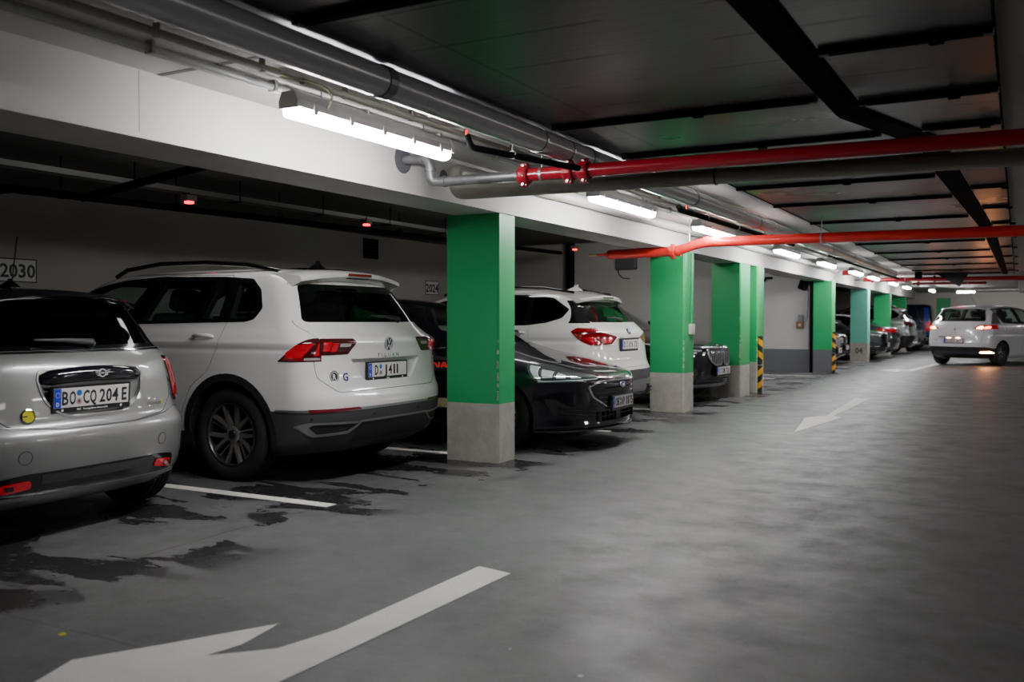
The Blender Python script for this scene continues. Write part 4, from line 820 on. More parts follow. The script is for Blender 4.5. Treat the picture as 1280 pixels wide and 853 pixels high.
def make_mpv():
    """white compact people carrier driving away, lamps lit"""
    root = thing('people_carrier', 'white people carrier driving away down the aisle with tail lamps lit', 'car')
    WP = pm('paint_cool_white', rgb(226, 226, 232), .25, 0, .9, noise=.01)
    K = [(.20, 1.9, -1.92, .83, .6, 2.5, .5, 2.6), (.29, 2.1, -2.06, .885, .6, 2.5, .5, 2.6), (.40, 2.15, -2.11, .91, .6, 2.5, .5, 2.6), (.52, 2.17, -2.15, .922, .6, 2.5, .5, 2.6), (.60, 2.15, -2.15, .924, .6, 2.5, .48, 2.6), (.68, 2.1, -2.13, .924, .6, 2.4, .46, 2.6), (.78, 2.0, -2.115, .923, .7, 2.3, .44, 2.6), (.90, 1.7, -2.09, .918, .7, 2.3, .42, 2.6), (.98, 1.5, -2.07, .912, .6, 2.4, .42, 2.6), (1.06, 1.32, -2.04, .90, .45, 2.4, .4, 2.6), (1.12, 1.2, -2.01, .88, .35, 2.5, .38, 2.6),
         (1.165, 1.12, -1.98, .86, .3, 2.5, .38, 2.6), (1.20, 1.06, -1.955, .842, .3, 2.4, .38, 2.6), (1.36, .72, -1.86, .775, .3, 2.4, .36, 2.6), (1.50, .36, -1.76, .695, .3, 2.4, .36, 2.6), (1.56, .15, -1.68, .63, .35, 2.3, .36, 2.4), (1.60, -.1, -1.5, .5, .4, 2.2, .4, 2.2), (1.62, -.4, -1.2, .28, .3, 2, .3, 2), (1.626, -.6, -1.0, .02, .2, 2, .2, 2)]
    def shp(x, z): return -.008 * math.exp(-((z - .84) / .03)**2) + .012 * np.exp(-((np.abs(x) - 1.35) / .34)**2) * math.exp(-((z - .66) / .14)**2)
    c = Car(root, K, .02, shp, (-1.98, 1.1, .80), WP)
    c.dent(rpoly([(.36, .74), (-.36, .74), (-.32, .60), (.32, .60)], .02), 'x', -2.5, -2.10)
    c.hollow(); c.wheelwells((-1.35, 1.35), .365, .92, .325)
    W1 = rpoly([(.78, 1.14), (.42, 1.40), (.10, 1.52), (-.40, 1.545), (-.30, 1.13)], .03); W2 = rpoly([(-.48, 1.545), (-1.02, 1.535), (-1.10, 1.15), (-.38, 1.13)], .03); Wq = rpoly([(-1.10, 1.53), (-1.48, 1.505), (-1.26, 1.17), (-1.18, 1.155)], .03)
    Wb = rpoly([(.72, 1.19), (-.72, 1.19), (-.60, 1.52), (.60, 1.52)], .06); Ww = rpoly([(-.72, 1.18), (.72, 1.18), (.57, 1.54), (-.57, 1.54)], .06)
    for w_ in (W1, W2, Wq): c.cut(w_, 'y', -2, 2)
    c.cut(Wb, 'x', -2.4, -1.5); c.cut(Ww, 'x', .1, 1.8)
    c.extract('rear_bumper', rpoly([(-.96, .12), (.96, .12), (.96, .45), (.80, .51), (-.80, .51), (-.96, .45)], .04), 'x', -2.6, -1.62, .002, PLASTB)
    c.extract('tailgate', rpoly([(.70, .60), (.74, .9), (.74, 1.15), (.61, 1.60), (-.61, 1.60), (-.74, 1.15), (-.74, .9), (-.70, .60)], .03), 'x', -2.6, -1.62)
    for s in (-1, 1):
        y = (.45, 1.3) if s > 0 else (-1.3, -.45)
        c.extract('rear_door', rpoly([(-.36, .30), (-.36, 1.13), (-.45, 1.57), (-1.06, 1.56), (-1.18, 1.14), (-1.2, .9), (-1.02, .74), (-.92, .5), (-.90, .30)], .02), 'y', *y)
        c.extract('front_door', rpoly([(-.345, .30), (-.345, 1.13), (-.435, 1.57), (.1, 1.545), (.48, 1.40), (.86, 1.12), (.85, .30)], .02), 'y', *y)
        for w_ in (W1, W2, Wq): pane(c, w_, 'y', *y)
        c.skin('window_surround', rpoly([(.92, 1.12), (.46, 1.41), (.11, 1.535), (-.42, 1.56), (-1.06, 1.55), (-1.54, 1.52), (-1.27, 1.155), (-1.17, 1.14), (-.35, 1.115)], .02), 'y', *y, GLOSSB, .003, -.006, holes=(W1, W2, Wq))
        handle(c, -.97, .95, 'L' if s > 0 else 'R', WP); handle(c, -.15, .94, 'L' if s > 0 else 'R', WP); mirror(root, .72, s * .98, 1.08, WP, s)
        lit = pm('lamp_lit', (.7, .05, .02), .2, emit=(1, .08, .03), es=9); amb = pm('lamp_lit_amber', (.8, .2, .08), .2, emit=(1, .26, .07), es=24)
        P = rpoly([(.48, 1.0), (.62, 1.08), (.95, 1.11), (.95, .985), (.70, .965)], .03); l = c.skin('tail_lamp', P if s > 0 else mir(P), 'x', -2.5, -1.55, LAMPB, .006, -.02)
        P = rpoly([(.56, 1.0), (.64, 1.055), (.72, 1.06), (.72, .985)], .02); c.skin('lamp_segment', P if s > 0 else mir(P), 'x', -2.5, -1.6, amb, .008, 0, l)
        P = rpoly([(.75, 1.05), (.86, 1.06), (.86, 1.0), (.75, .985)], .02); c.skin('lamp_segment', P if s > 0 else mir(P), 'x', -2.5, -1.6, lit, .008, 0, l)
        P = rpoly([(.84, 1.12), (.93, 1.12), (.79, 1.45), (.73, 1.45)], .02); c.skin('lamp_upper', P if s > 0 else mir(P), 'x', -2.5, -1.4, pm('lamp_smoked', (.20, .19, .22), .12, .3, 1), .005, -.01)
        P = rpoly([(.88, .345), (.68, .345), (.66, .375), (.86, .39)], .015); c.skin('fog_lamp', P if s > 0 else mir(P), 'x', -2.5, -1.5, amb if s > 0 else pm('fog_lit', (.9, .4, .2), .2, emit=(1, .40, .14), es=75), .008, -.01) if s < 0 else c.skin('fog_lamp', P, 'x', -2.5, -1.5, LAMPD, .008, -.01)
        c.skin('headlamp', rpoly([(1.6, .86), (2.4, .64), (2.4, .78), (1.75, .92)], .02), 'y', *((.5, 1.3) if s > 0 else (-1.3, -.5)), HEADL, .005, -.01)
    pane(c, Wb, 'x', -2.4, -1.5, GLASS, 'rear_window_glass'); pane(c, Ww, 'x', .1, 1.8, GLASS, 'windscreen_glass')
    c.skin('chrome_strip', rpoly([(.44, .79), (-.44, .79), (-.46, .758), (.46, .758)], .01), 'x', -2.5, -1.9, SATIN, .014, -.01)
    c.skin('bumper_inset', rpoly([(.62, .33), (-.62, .33), (-.58, .39), (.58, .39)], .01), 'x', -2.5, -1.5, pm('cladding_blue_grey', (.04, .04, .06), .4), .006, -.006)
    sp = spoiler(c, 'roof_spoiler', [(-1.4, 1.605), (-1.6, 1.60), (-1.80, 1.575), (-1.81, 1.555), (-1.75, 1.54), (-1.55, 1.57)], .60, .045, .08, WP)
    mb = MB(); mb.bbox(-1.822, -1.79, -.13, .13, 1.562, 1.585, .005); mb.build('brake_light', pm('lamp_high', (.5, .15, .2), .2, emit=(1, .1, .15), es=.5), sp)
    c.skin('sunroof', rpoly([(.1, .45), (-1.0, .45), (-1.0, -.45), (.1, -.45)], .1), 'z', 1.5, 1.8, GLOSSB, .004, -.004)
    c.done(); diamond(c, c.spot('r', 0, .98), .042)
    text_on(c, 'model_lettering', 'SCENIC', .030, c.spot('r', 0, .845), CHROME, 1.1, .01, 1.8, .004)
    M = c.spot('r', .53, .69, .0); text_on(c, 'sticker_letter', 'm', .05, M, INK, 1, .02, 1, .001)
    M = Matrix.Translation((-2.125, 0, .675)) @ Matrix(((0, 0, -1, 0), (-1, 0, 0, 0), (0, 1, 0, 0), (0, 0, 0, 1)))
    p = plate(c, M, [('D', -.18, .042), ('U', -.13, .042), ('R', -.03, .044), ('A', .025, .044), ('2', .10, .038), ('1', .145, .024), ('7', .20, .038)], seals=-.08)
    for s in (-1, 1):
        mb = MB(); mb.bbox(-2.15, -2.12, s * .13 - .05, s * .13 + .05, .744, .756, .003); mb.build('plate_lamp', pm('plate_lamp_lit', (.9, .5, .3), .3, emit=(1, .5, .22), es=22), root)
    mb = MB(); mb.tube([(-1.05, 0, 1.62), (-1.30, 0, 1.86)], .004, 6); mb.build('antenna_rod', BLACK, root)
    for x in (-1.35, 1.35):
        for s in (-1, 1): wheel(root, x, s * .80, .325, .21, .215, s, 1, pm('alloy_bright', (.6, .6, .62), .25, .9))
    interior(root, .65, -.1, -1.0, .60, .62)
    return root

def make_sedan():
    root = thing('sedan', 'grey saloon backed out past the pillars with one red tail lamp showing', 'car')
    K = [(.18, 2.0, -2.1, .82, .7, 2.5, .5, 2.7), (.26, 2.2, -2.26, .87, .7, 2.5, .5, 2.7), (.40, 2.28, -2.33, .905, .75, 2.4, .5, 2.7), (.55, 2.30, -2.36, .915, .75, 2.4, .5, 2.7), (.64, 2.27, -2.35, .915, .8, 2.3, .48, 2.7), (.72, 2.15, -2.33, .914, .9, 2.2, .46, 2.7), (.80, 1.85, -2.32, .91, .9, 2.2, .44, 2.7), (.88, 1.45, -2.31, .90, .8, 2.2, .42, 2.7), (.95, 1.1, -2.29, .885, .5, 2.4, .42, 2.6), (.99, .98, -2.24, .868, .4, 2.4, .42, 2.5), (1.015, .93, -2.10, .852, .3, 2.4, .42, 2.4), (1.03, .9, -1.95, .84, .3, 2.4, .4, 2.4),
         (1.05, .86, -1.82, .825, .3, 2.4, .35, 2.4), (1.2, .56, -1.50, .75, .3, 2.4, .32, 2.4), (1.34, .2, -1.12, .66, .3, 2.4, .32, 2.4), (1.40, -.05, -.9, .57, .35, 2.3, .3, 2.3), (1.43, -.25, -.7, .42, .2, 2.2, .2, 2.2), (1.445, -.35, -.55, .02, .08, 2, .08, 2)]
    c = Car(root, K, .02, lambda x, z: -.008 * math.exp(-((z - .82) / .03)**2) + 0 * x, (-1.9, .9, .74), GREY, .045)
    c.hollow(); c.wheelwells((-1.38, 1.38), .365, .915, .325)
    W = rpoly([(.5, 1.05), (.16, 1.30), (-.4, 1.37), (-.95, 1.30), (-1.45, 1.08), (-.5, 1.04)], .03); c.cut(W, 'y', -2, 2)
    Wb = rpoly([(.68, 1.08), (-.68, 1.08), (-.52, 1.33), (.52, 1.33)], .06); c.cut(Wb, 'x', -2.2, -.9); Ww = rpoly([(.7, 1.03), (-.7, 1.03), (-.54, 1.34), (.54, 1.34)], .06); c.cut(Ww, 'x', 0, 1.5)
    c.extract('boot_lid', rpoly([(.62, .66), (.60, 1.2), (-.60, 1.2), (-.62, .66)], .03), 'x', -2.6, -1.86)
    for s in (-1, 1):
        y = (.4, 1.3) if s > 0 else (-1.3, -.4); pane(c, W, 'y', *y, GLASSD)
        c.extract('rear_door', rpoly([(-.5, .28), (-.5, 1.0), (-1.3, 1.02), (-1.2, .85), (-1.0, .6), (-.95, .28)], .02), 'y', *y); c.extract('front_door', rpoly([(-.485, .28), (-.485, 1.0), (.7, .98), (.75, .28)], .02), 'y', *y)
        P = rpoly([(.30, .85), (.34, .93), (.95, .96), (.95, .84), (.6, .82)], .02); l = c.skin('tail_lamp', P if s > 0 else mir(P), 'x', -2.6, -1.75, LAMPB, .006, -.02)
        c.skin('headlamp', rpoly([(1.6, .80), (2.5, .60), (2.5, .68), (1.75, .84)], .02), 'y', *((.45, 1.3) if s > 0 else (-1.3, -.45)), HEADL, .005, -.01); mirror(root, .6, s * .95, 1.0, GREY, s)
    pane(c, Wb, 'x', -2.2, -.9, GLASSD, 'rear_window_glass'); pane(c, Ww, 'x', 0, 1.5, GLASS, 'windscreen_glass')
    c.skin('bumper_trim', [(.70, .30), (-.70, .30), (-.70, .315), (.70, .315)], 'x', -2.6, -1.8, CHROME, .012, -.01); c.skin('diffuser', rpoly([(.6, .29), (-.6, .29), (-.5, .22), (.5, .22)], .02), 'x', -2.6, -1.8, PLASTB, .004, -.01)
    c.skin('boot_trim', [(.55, .90), (-.55, .90), (-.55, .915), (.55, .915)], 'x', -2.6, -1.9, CHROME, .010, -.01)
    c.done(); M = Matrix.Translation((-2.372, 0, .76)) @ Matrix(((0, 0, -1, 0), (-1, 0, 0, 0), (0, 1, 0, 0), (0, 0, 0, 1)))
    plate(c, M, [('D', -.17, .042), ('S', -.03, .044), ('A', .022, .044), ('8', .12, .038), ('3', .17, .038)], seals=-.10)
    for x in (-1.38, 1.38):
        for s in (-1, 1): wheel(root, x, s * .80, .325, .22, .22, s, 1, full=False)
    interior(root, .38, -.1, -.9, .46, .58, False)
    return root

def make_van():
    root = thing('van', 'dark blue van at the far end, backed out with tall red tail lamp', 'van')
    K = [(.22, 2.2, -2.1, .84, .6, 2.6, .2, 3.5), (.32, 2.35, -2.2, .90, .6, 2.6, .2, 3.5), (.5, 2.4, -2.23, .93, .6, 2.6, .18, 4), (.8, 2.35, -2.22, .94, .6, 2.5, .16, 4), (1.0, 1.9, -2.21, .935, .6, 2.4, .16, 4), (1.15, 1.5, -2.2, .92, .4, 2.4, .16, 4), (1.5, 1.0, -2.17, .86, .3, 2.4, .16, 4), (1.75, .6, -2.13, .80, .3, 2.4, .16, 4), (1.84, .35, -2.08, .73, .35, 2.3, .2, 3.5), (1.88, .1, -1.95, .6, .4, 2.2, .3, 2.6), (1.90, -.2, -1.6, .02, .2, 2, .2, 2)]
    c = Car(root, K, .01, None, (-2.1, 1.3, .9), VANBLUE, .06); c.hollow(); c.wheelwells((-1.45, 1.45), .39, .93, .34)
    W = rpoly([(1.1, 1.2), (.72, 1.62), (-.05, 1.66), (-.05, 1.2)], .04); c.cut(W, 'y', -2, 2); Wb = rpoly([(.70, 1.2), (.66, 1.7), (.03, 1.7), (.03, 1.2)], .05); c.cut(Wb, 'x', -2.4, -1.9); c.cut(mir(Wb), 'x', -2.4, -1.9)
    Ww = rpoly([(.76, 1.2), (-.76, 1.2), (-.66, 1.74), (.66, 1.74)], .06); c.cut(Ww, 'x', .3, 1.9)
    for s in (-1, 1):
        y = (.4, 1.3) if s > 0 else (-1.3, -.4); pane(c, W, 'y', *y, GLASSD); P = rpoly([(.82, .75), (1.0, .75), (1.0, 1.15), (.82, 1.15)], .02)
        c.skin('tail_lamp', P if s > 0 else mir(P), 'x', -2.5, -1.9, LAMPB, .008, -.02); q = [(.015, .5), (.80, .5), (.76, 1.8), (.015, 1.8)]; c.extract('rear_door', q if s > 0 else mir(q), 'x', -2.5, -2.02); pane(c, Wb if s > 0 else mir(Wb), 'x', -2.4, -1.9, GLASSD)
        c.skin('side_panel', rpoly([(-1.86, .6), (-2.05, .6), (-2.03, 1.75), (-1.84, 1.75)], .03), 'y', *y, pm('van_panel_blue', rgb(25, 60, 170), .3, coat=1), .003, -.004)
        c.skin('headlamp', rpoly([(1.9, .85), (2.6, .7), (2.6, .88), (2.0, .98)], .02), 'y', *((.5, 1.3) if s > 0 else (-1.3, -.5)), HEADL, .005, -.01)
    pane(c, Ww, 'x', .3, 1.9, GLASS, 'windscreen_glass'); c.skin('rear_bumper', [(-2.6, .2), (-1.9, .2), (-1.9, .48), (-2.6, .48)], 'y', -1.3, 1.3, PLASTB, .02, -.01)
    c.done()
    for x in (-1.45, 1.45):
        for s in (-1, 1): wheel(root, x, s * .81, .34, .21, .2, s, 1, full=False)
    return root
def clone_car(src, label, loc, deg, swap=(), cat=None):
    r = copy_tree(src); r['label'] = label; r.location = (*loc, 0); r.rotation_euler = (0, 0, math.radians(deg)); dm = {}
    def walk(o):
        if o.type == 'MESH' and any(m in [a for a, b in swap] for m in o.data.materials):
            o.data = o.data.copy()
            for i, m in enumerate(o.data.materials):
                for a, b in swap:
                    if m is a: o.data.materials[i] = b
        for k in [k for k in ALL if k.parent is o]: walk(k)
    if swap: walk(r)
    return r
def make_camera():
    cd = bpy.data.cameras.new('camera'); co = bpy.data.objects.new('camera', cd); SC.collection.objects.link(co)
    cd.sensor_width = 36; cd.lens = 36 * 1160 / 1280; cd.clip_start = .05; cd.clip_end = 200
    yaw = math.atan(633 / 1160); pitch = math.atan(26 / 1160)
    co.location = (0, 0, 1.22); co.rotation_euler = (PI / 2 - pitch, 0, yaw)
    SC.camera = co; return cd
# ------------------------------------------------------------------ setting materials
class NT:
    def __init__(s, name):
        s.m = bpy.data.materials.new(name); s.m.use_nodes = True; s.n = s.m.node_tree; s.b = s.n.nodes['Principled BSDF']; s.tc = s.n.nodes.new('ShaderNodeTexCoord')
    def link(s, a, b): s.n.links.new(a, b)
    def vec(s, scale, loc=(0, 0, 0)):
        mp = s.n.nodes.new('ShaderNodeMapping'); mp.inputs['Scale'].default_value = scale; mp.inputs['Location'].default_value = loc; s.link(s.tc.outputs['Object'], mp.inputs[0]); return mp.outputs[0]
    def noise(s, scale=1., v=None, det=6, rough=.6, dist=0.):
        t = s.n.nodes.new('ShaderNodeTexNoise'); t.inputs['Scale'].default_value = scale; t.inputs['Detail'].default_value = det; t.inputs['Roughness'].default_value = rough; t.inputs['Distortion'].default_value = dist
        s.link(v if v is not None else s.tc.outputs['Object'], t.inputs['Vector']); return t.outputs['Fac']
    def ramp(s, x, a, b, y0=0., y1=1.):
        r = s.n.nodes.new('ShaderNodeMapRange'); r.interpolation_type = 'SMOOTHSTEP'; s.link(x, r.inputs[0])
        for i, v in enumerate((a, b, y0, y1)): r.inputs[1 + i].default_value = v
        return r.outputs[0]
    def math(s, op, a, b=None):
        t = s.n.nodes.new('ShaderNodeMath'); t.operation = op
        for i, v in enumerate((a, b)):
            if v is None: continue
            if isinstance(v, (int, float)): t.inputs[i].default_value = v
            else: s.link(v, t.inputs[i])
        return t.outputs[0]
    def mix(s, f, a, b):
        t = s.n.nodes.new('ShaderNodeMix'); t.data_type = 'RGBA'
        for i, v in ((0, f), (6, a), (7, b)):
            if isinstance(v, tuple): t.inputs[i].default_value = (*v, 1)
            elif isinstance(v, (int, float)): t.inputs[i].default_value = v
            else: s.link(v, t.inputs[i])
        return t.outputs[2]
    def xyz(s):
        t = s.n.nodes.new('ShaderNodeSeparateXYZ'); s.link(s.tc.outputs['Object'], t.inputs[0]); return t.outputs
    def set(s, **k):
        for n, v in k.items():
            i = s.b.inputs[n.replace('_', ' ')]
            if isinstance(v, tuple): i.default_value = (*v, 1)
            elif isinstance(v, (int, float)): i.default_value = v
            else: s.link(v, i)
    def bump(s, h, st=.3, d=.01):
        t = s.n.nodes.new('ShaderNodeBump'); t.inputs['Strength'].default_value = st; t.inputs['Distance'].default_value = d; s.link(h, t.inputs['Height']); s.link(t.outputs[0], s.b.inputs['Normal'])
def floor_material():
    t = NT('floor_concrete'); X, Y, Z = t.xyz()
    big = t.noise(.55, det=4); brush = t.noise(1., t.vec((1.6, 5., 1.)), 9, .72, 1.2); fine = t.noise(55., det=5, rough=.7); blot = t.noise(3.2, det=8, rough=.65)
    c = t.mix(t.ramp(big, .3, .7), (.105, .105, .107), (.150, .150, .150))
    c = t.mix(t.ramp(brush, .45, .78, 0, .42), c, (.19, .19, .19))
    c = t.mix(t.ramp(blot, .52, .72, 0, .55), c, (.075, .075, .077))
    c = t.mix(t.ramp(fine, .35, .75, 0, .45), c, (.06, .06, .062))
    # pale specks and dark oil spots
    vo = t.n.nodes.new('ShaderNodeTexVoronoi'); vo.inputs['Scale'].default_value = 2.6; t.link(t.tc.outputs['Object'], vo.inputs['Vector'])
    sp = t.math('MULTIPLY', t.ramp(vo.outputs['Distance'], .035, .02), t.ramp(t.noise(.9, det=2), .5, .56))
    c = t.mix(t.math('MULTIPLY', sp, .6), c, (.5, .5, .5))
    oil = t.math('MULTIPLY', t.ramp(t.noise(2.3, t.vec((1, 1, 1), (7, 3, 0)), 5, .7), .60, .68), t.ramp(X, -1.2, .3))
    c = t.mix(t.math('MULTIPLY', oil, .55), c, (.03, .03, .032))
    # damp patches in front of the bays
    band = t.math('MULTIPLY', t.ramp(X, -3.15, -3.75), t.ramp(X, -6.6, -5.4))
    wet = t.math('MULTIPLY', t.ramp(t.noise(1.25, t.vec((.75, 1.5, 1), (2.3, .4, 0)), 7, .62, .5), .505, .535), band)
    c = t.mix(t.math('MULTIPLY', wet, .82), c, (.012, .012, .013))
    # slab joints
    wob = t.math('MULTIPLY', t.math('SUBTRACT', t.noise(1.7, det=3), .5), .10)
    j1 = t.ramp(t.math('ABSOLUTE', t.math('ADD', t.math('ADD', X, 3.98), wob)), .011, .004)
    j2 = t.ramp(t.math('ABSOLUTE', t.math('SUBTRACT', t.math('ADD', Y, wob), 6.62)), .010, .003)
    j3 = t.ramp(t.math('ABSOLUTE', t.math('SUBTRACT', t.math('ADD', Y, wob), 2.35)), .008, .003)
    jj = t.math('MAXIMUM', t.math('MULTIPLY', j1, t.ramp(t.noise(2., det=2), .35, .5)), t.math('MAXIMUM', t.math('MULTIPLY', j2, .7), t.math('MULTIPLY', j3, .5)))
    c = t.mix(t.math('MULTIPLY', jj, .8), c, (.015, .015, .015))
    r = t.math('SUBTRACT', t.ramp(blot, .3, .7, .38, .56), t.math('MULTIPLY', wet, .22))
    t.set(Base_Color=c, Roughness=r, Specular_IOR_Level=.45); t.bump(t.math('ADD', t.math('MULTIPLY', fine, .5), brush), .22, .006); return t.m
def wall_material(name, col, dirt=.5, rough=.7):
    t = NT(name); n = t.noise(.8, det=5); d = t.noise(2.2, t.vec((1, 1, .45)), 8, .7); f = t.noise(38, det=4)
    dk = tuple(c * .72 for c in col)
    c = t.mix(t.ramp(n, .3, .75, 0, dirt), col, dk); c = t.mix(t.ramp(d, .62, .8, 0, .5 * dirt), c, tuple(x * .5 for x in col))
    t.set(Base_Color=c, Roughness=rough); t.bump(f, .12, .004); return t.m
def duct_material():
    t = NT('duct_sheet_metal'); X, Y, Z = t.xyz()
    st = t.noise(1., t.vec((.5, 34., 1.)), 6, .6); sm = t.noise(.8, det=3); scr = t.noise(1., t.vec((.9, 90., 1.), (3, 0, 0)), 3, .5); fn = t.noise(26., det=3)
    c = t.mix(t.ramp(sm, .3, .7), (.085, .087, .089), (.115, .117, .12)); c = t.mix(t.ramp(st, .40, .75, 0, .45), c, (.042, .043, .046))
    f = t.math('ABSOLUTE', t.math('SUBTRACT', t.math('FRACT', t.math('MULTIPLY', Y, 1 / .46)), .5))
    seam = t.ramp(f, .024, .014); seam = t.math('MULTIPLY', seam, t.ramp(t.noise(1., t.vec((1.4, .6, 1)), det=2), .47, .50))
    g = t.ramp(t.math('ABSOLUTE', t.math('ADD', X, 2.22)), .010, .006)
    c = t.mix(t.math('MAXIMUM', seam, t.math('MULTIPLY', g, .8)), c, (.004, .004, .004))
    t.set(Base_Color=c, Metallic=.6, Roughness=t.ramp(sm, .3, .7, .27, .33)); t.bump(t.math('ADD', t.math('ADD', st, t.math('MULTIPLY', scr, .5)), t.math('MULTIPLY', fn, .25)), .10, .010); return t.m
def green_material(name, col):
    t = NT(name); X, Y, Z = t.xyz(); n = t.noise(3., det=5); chip = t.noise(9., det=8, rough=.75); lowz = t.ramp(Z, 1.15, .45); big = t.noise(2.3, det=3)
    c = t.mix(t.ramp(n, .3, .7, 0, .4), col, tuple(x * .86 for x in col))
    k = t.math('MULTIPLY', t.math('MULTIPLY', t.ramp(chip, .655, .68), t.ramp(big, .5, .58)), lowz)
    c = t.mix(t.math('MULTIPLY', k, .8), c, (.42, .46, .42)); sc = t.math('MULTIPLY', t.ramp(t.noise(7., t.vec((1, 1, .35), (4, 4, 0)), 7, .75), .68, .71), lowz)
    c = t.mix(t.math('MULTIPLY', sc, .7), c, (.02, .06, .03)); t.set(Base_Color=c, Roughness=.42, Specular_IOR_Level=.4); t.bump(t.noise(30), .08, .003); return t.m
def chip_material():
    t = NT('bare_edge'); c = t.mix(t.ramp(t.noise(14, det=6), .4, .6), (.42, .42, .38), (.62, .62, .58)); t.set(Base_Color=c, Roughness=.8); return t.m
def concrete_material():
    t = NT('pillar_concrete'); n = t.noise(3.5, det=7, rough=.7); d = t.noise(6., t.vec((1, 1, .4), (1, 5, 2)), 8, .75)
    c = t.mix(t.ramp(n, .3, .7), (.36, .34, .30), (.50, .475, .42)); c = t.mix(t.ramp(d, .62, .74, 0, .75), c, (.07, .06, .05)); t.set(Base_Color=c, Roughness=.8); t.bump(t.noise(22, det=6), .3, .006); return t.m
def paint_material():
    t = NT('floor_paint'); n = t.noise(28., det=7, rough=.75); w = t.noise(2., det=5)
    c = t.mix(t.ramp(w, .3, .7, 0, .5), (.80, .785, .74), (.64, .63, .59)); c = t.mix(t.ramp(n, .58, .74, 0, .5), c, (.30, .295, .28)); t.set(Base_Color=c, Roughness=.6); t.bump(n, .15, .004); return t.m
FLOOR = floor_material(); WALLM = wall_material('wall_plaster', rgb(186, 183, 178), .5); BEAMM = wall_material('beam_plaster', rgb(205, 203, 199), .35, .6); SOFFIT = wall_material('soffit_plaster', rgb(205, 203, 198), .3, .7)
BAYC = wall_material('bay_ceiling_concrete', rgb(98, 98, 98), .6, .8); DADO = wall_material('dado_grey', rgb(96, 97, 100), .3, .6); FARW = wall_material('end_wall_plaster', rgb(196, 192, 186), .3)
DUCT = duct_material(); GREEN = green_material('pillar_green', rgb(42, 164, 96)); TEAL = green_material('pillar_teal', rgb(120, 215, 190)); CONC = concrete_material(); PAINT = paint_material()
DARKM = pm('steel_black', (.006, .006, .0065), .8, 0, spec=.05); PVC = pm('pipe_grey_pvc', (.45, .45, .455), .22, .1, noise=.1, nscale=4); GALV = pm('pipe_galvanised', (.23, .23, .235), .45, .6, noise=.35, nscale=18, bump=.1)
PALEP = pm('pipe_pale', (.48, .47, .44), .38, 0, noise=.08, nscale=5); TAUPE = pm('pipe_taupe', (.36, .36, .31), .42, 0, noise=.12, nscale=5); CREAM = pm('conduit_cream', (.34, .33, .28), .5, noise=.15, nscale=9)
REDP = pm('pipe_red', (.38, .006, .020), .28, 0, .5, noise=.1, nscale=6); REDB = pm('pipe_bright_red', (.85, .025, .018), .30, 0, .5, noise=.06, nscale=6); STEELM = pm('bolt_steel', (.5, .48, .45), .35, .9)
HOUS = pm('lamp_housing_grey', (.42, .42, .41), .5, noise=.1); DIFF = pm('lamp_diffuser', (.9, .9, .92), .3, emit=(1., .985, 1.0), es=58.)
def struct(name, mb, mat): o = mb.build(name, mat); o['kind'] = 'structure'; return o
def slab(name, x0, x1, y0, y1, z0, z1, mat): return struct(name, MB().box(x0, x1, y0, y1, z0, z1), mat)
YE = 46.5
slab('floor', -9.4, 15.2, -6.2, YE + .2, -.15, 0, FLOOR)
slab('wall_left', -9.4, -9.25, -6.2, YE, 0, 2.6, WALLM); slab('wall_right', 15, 15.2, -6.2, YE, 0, 2.7, WALLM); slab('wall_behind', -9.25, 15, -6.2, -6, 0, 2.7, WALLM)
slab('wall_end', -9.25, 15, YE, YE + .2, 0, 2.7, FARW)
slab('wall_bay_end', -9.25, -4.35, 15.25, 15.55, 0, 2.6, WALLM)
slab('wall_passage', -9.25, -4.20, 22.32, 22.55, 0, 2.6, WALLM); slab('baseboard_passage', -9.25, -4.20, 22.305, 22.32, 0, .54, DADO)
slab('ceiling_bays', -9.25, -4.3, -6.2, YE, 2.6, 2.75, BAYC); slab('ceiling', -3.86, 15, -6.2, YE, 2.47, 2.75, SOFFIT)
mb = MB(); mb.box(-4.30, -3.86, -6.2, 43.0, 2.13, 2.75); bm_ = mb.build('ceiling_beam', BEAMM); bm_['kind'] = 'structure'
slab('trim_1', -3.865, -3.853, -6.0, 43.0, 2.13, 2.155, BEAMM)
# expansion joint on the soffit and beam
slab('trim_2', -3.8601, -2.8, 3.30, 3.335, 2.4675, 2.4705, pm('joint_grey', (.15, .15, .14), .8)); slab('trim_3', -3.8612, -3.8598, 3.19, 3.195, 2.16, 2.465, pm('joint_line', (.2, .2, .19), .9))

# ------------------------------------------------------------------ pillars
def pillar(x0, x1, y0, y1, label, cat='pillar', zb=.505, mat=None, basem=None, chips=0, seed=1):
    t = thing('concrete_pillar', label, cat, ((x0 + x1) / 2, (y0 + y1) / 2, 0), 0, None); hx, hy = (x1 - x0) / 2, (y1 - y0) / 2
    def shaft(nm, z0, z1, m, b=.018):
        c = [(-hx, -hy), (hx - b, -hy), (hx, -hy + b), (hx, hy), (-hx, hy)]; mb = MB(); mb.prism(c, z0, z1); return mb.build(nm, m, t)
    s = shaft('painted_shaft', zb, 2.13, mat or GREEN); shaft('pillar_base', 0, zb, basem or CONC)
    if chips:                            # knocked-off paint along the exposed edge
        rnd = random.Random(seed); mb = MB(); d = Vector((1, -1, 0)).normalized(); u = Vector((1, 1, 0)).normalized(); o = Vector((hx - .009, -hy + .009, 0)) + d * .0012
        for k in range(chips):
            z = zb + .02 + abs(rnd.gauss(.12, .24)); w = rnd.uniform(.004, .013); h = rnd.uniform(.006, .030)
            if z > 1.7: continue
            P = [o + u * (w * math.cos(a) * rnd.uniform(.6, 1.2)) + Vector((0, 0, z + h * math.sin(a) * rnd.uniform(.7, 1.2))) for a in [2 * PI * i / 9 for i in range(9)]]; mb.add(P, [tuple(range(9))])
        mb.build('chipped_paint', chip, s, fix=False)
    return t
chip = chip_material()
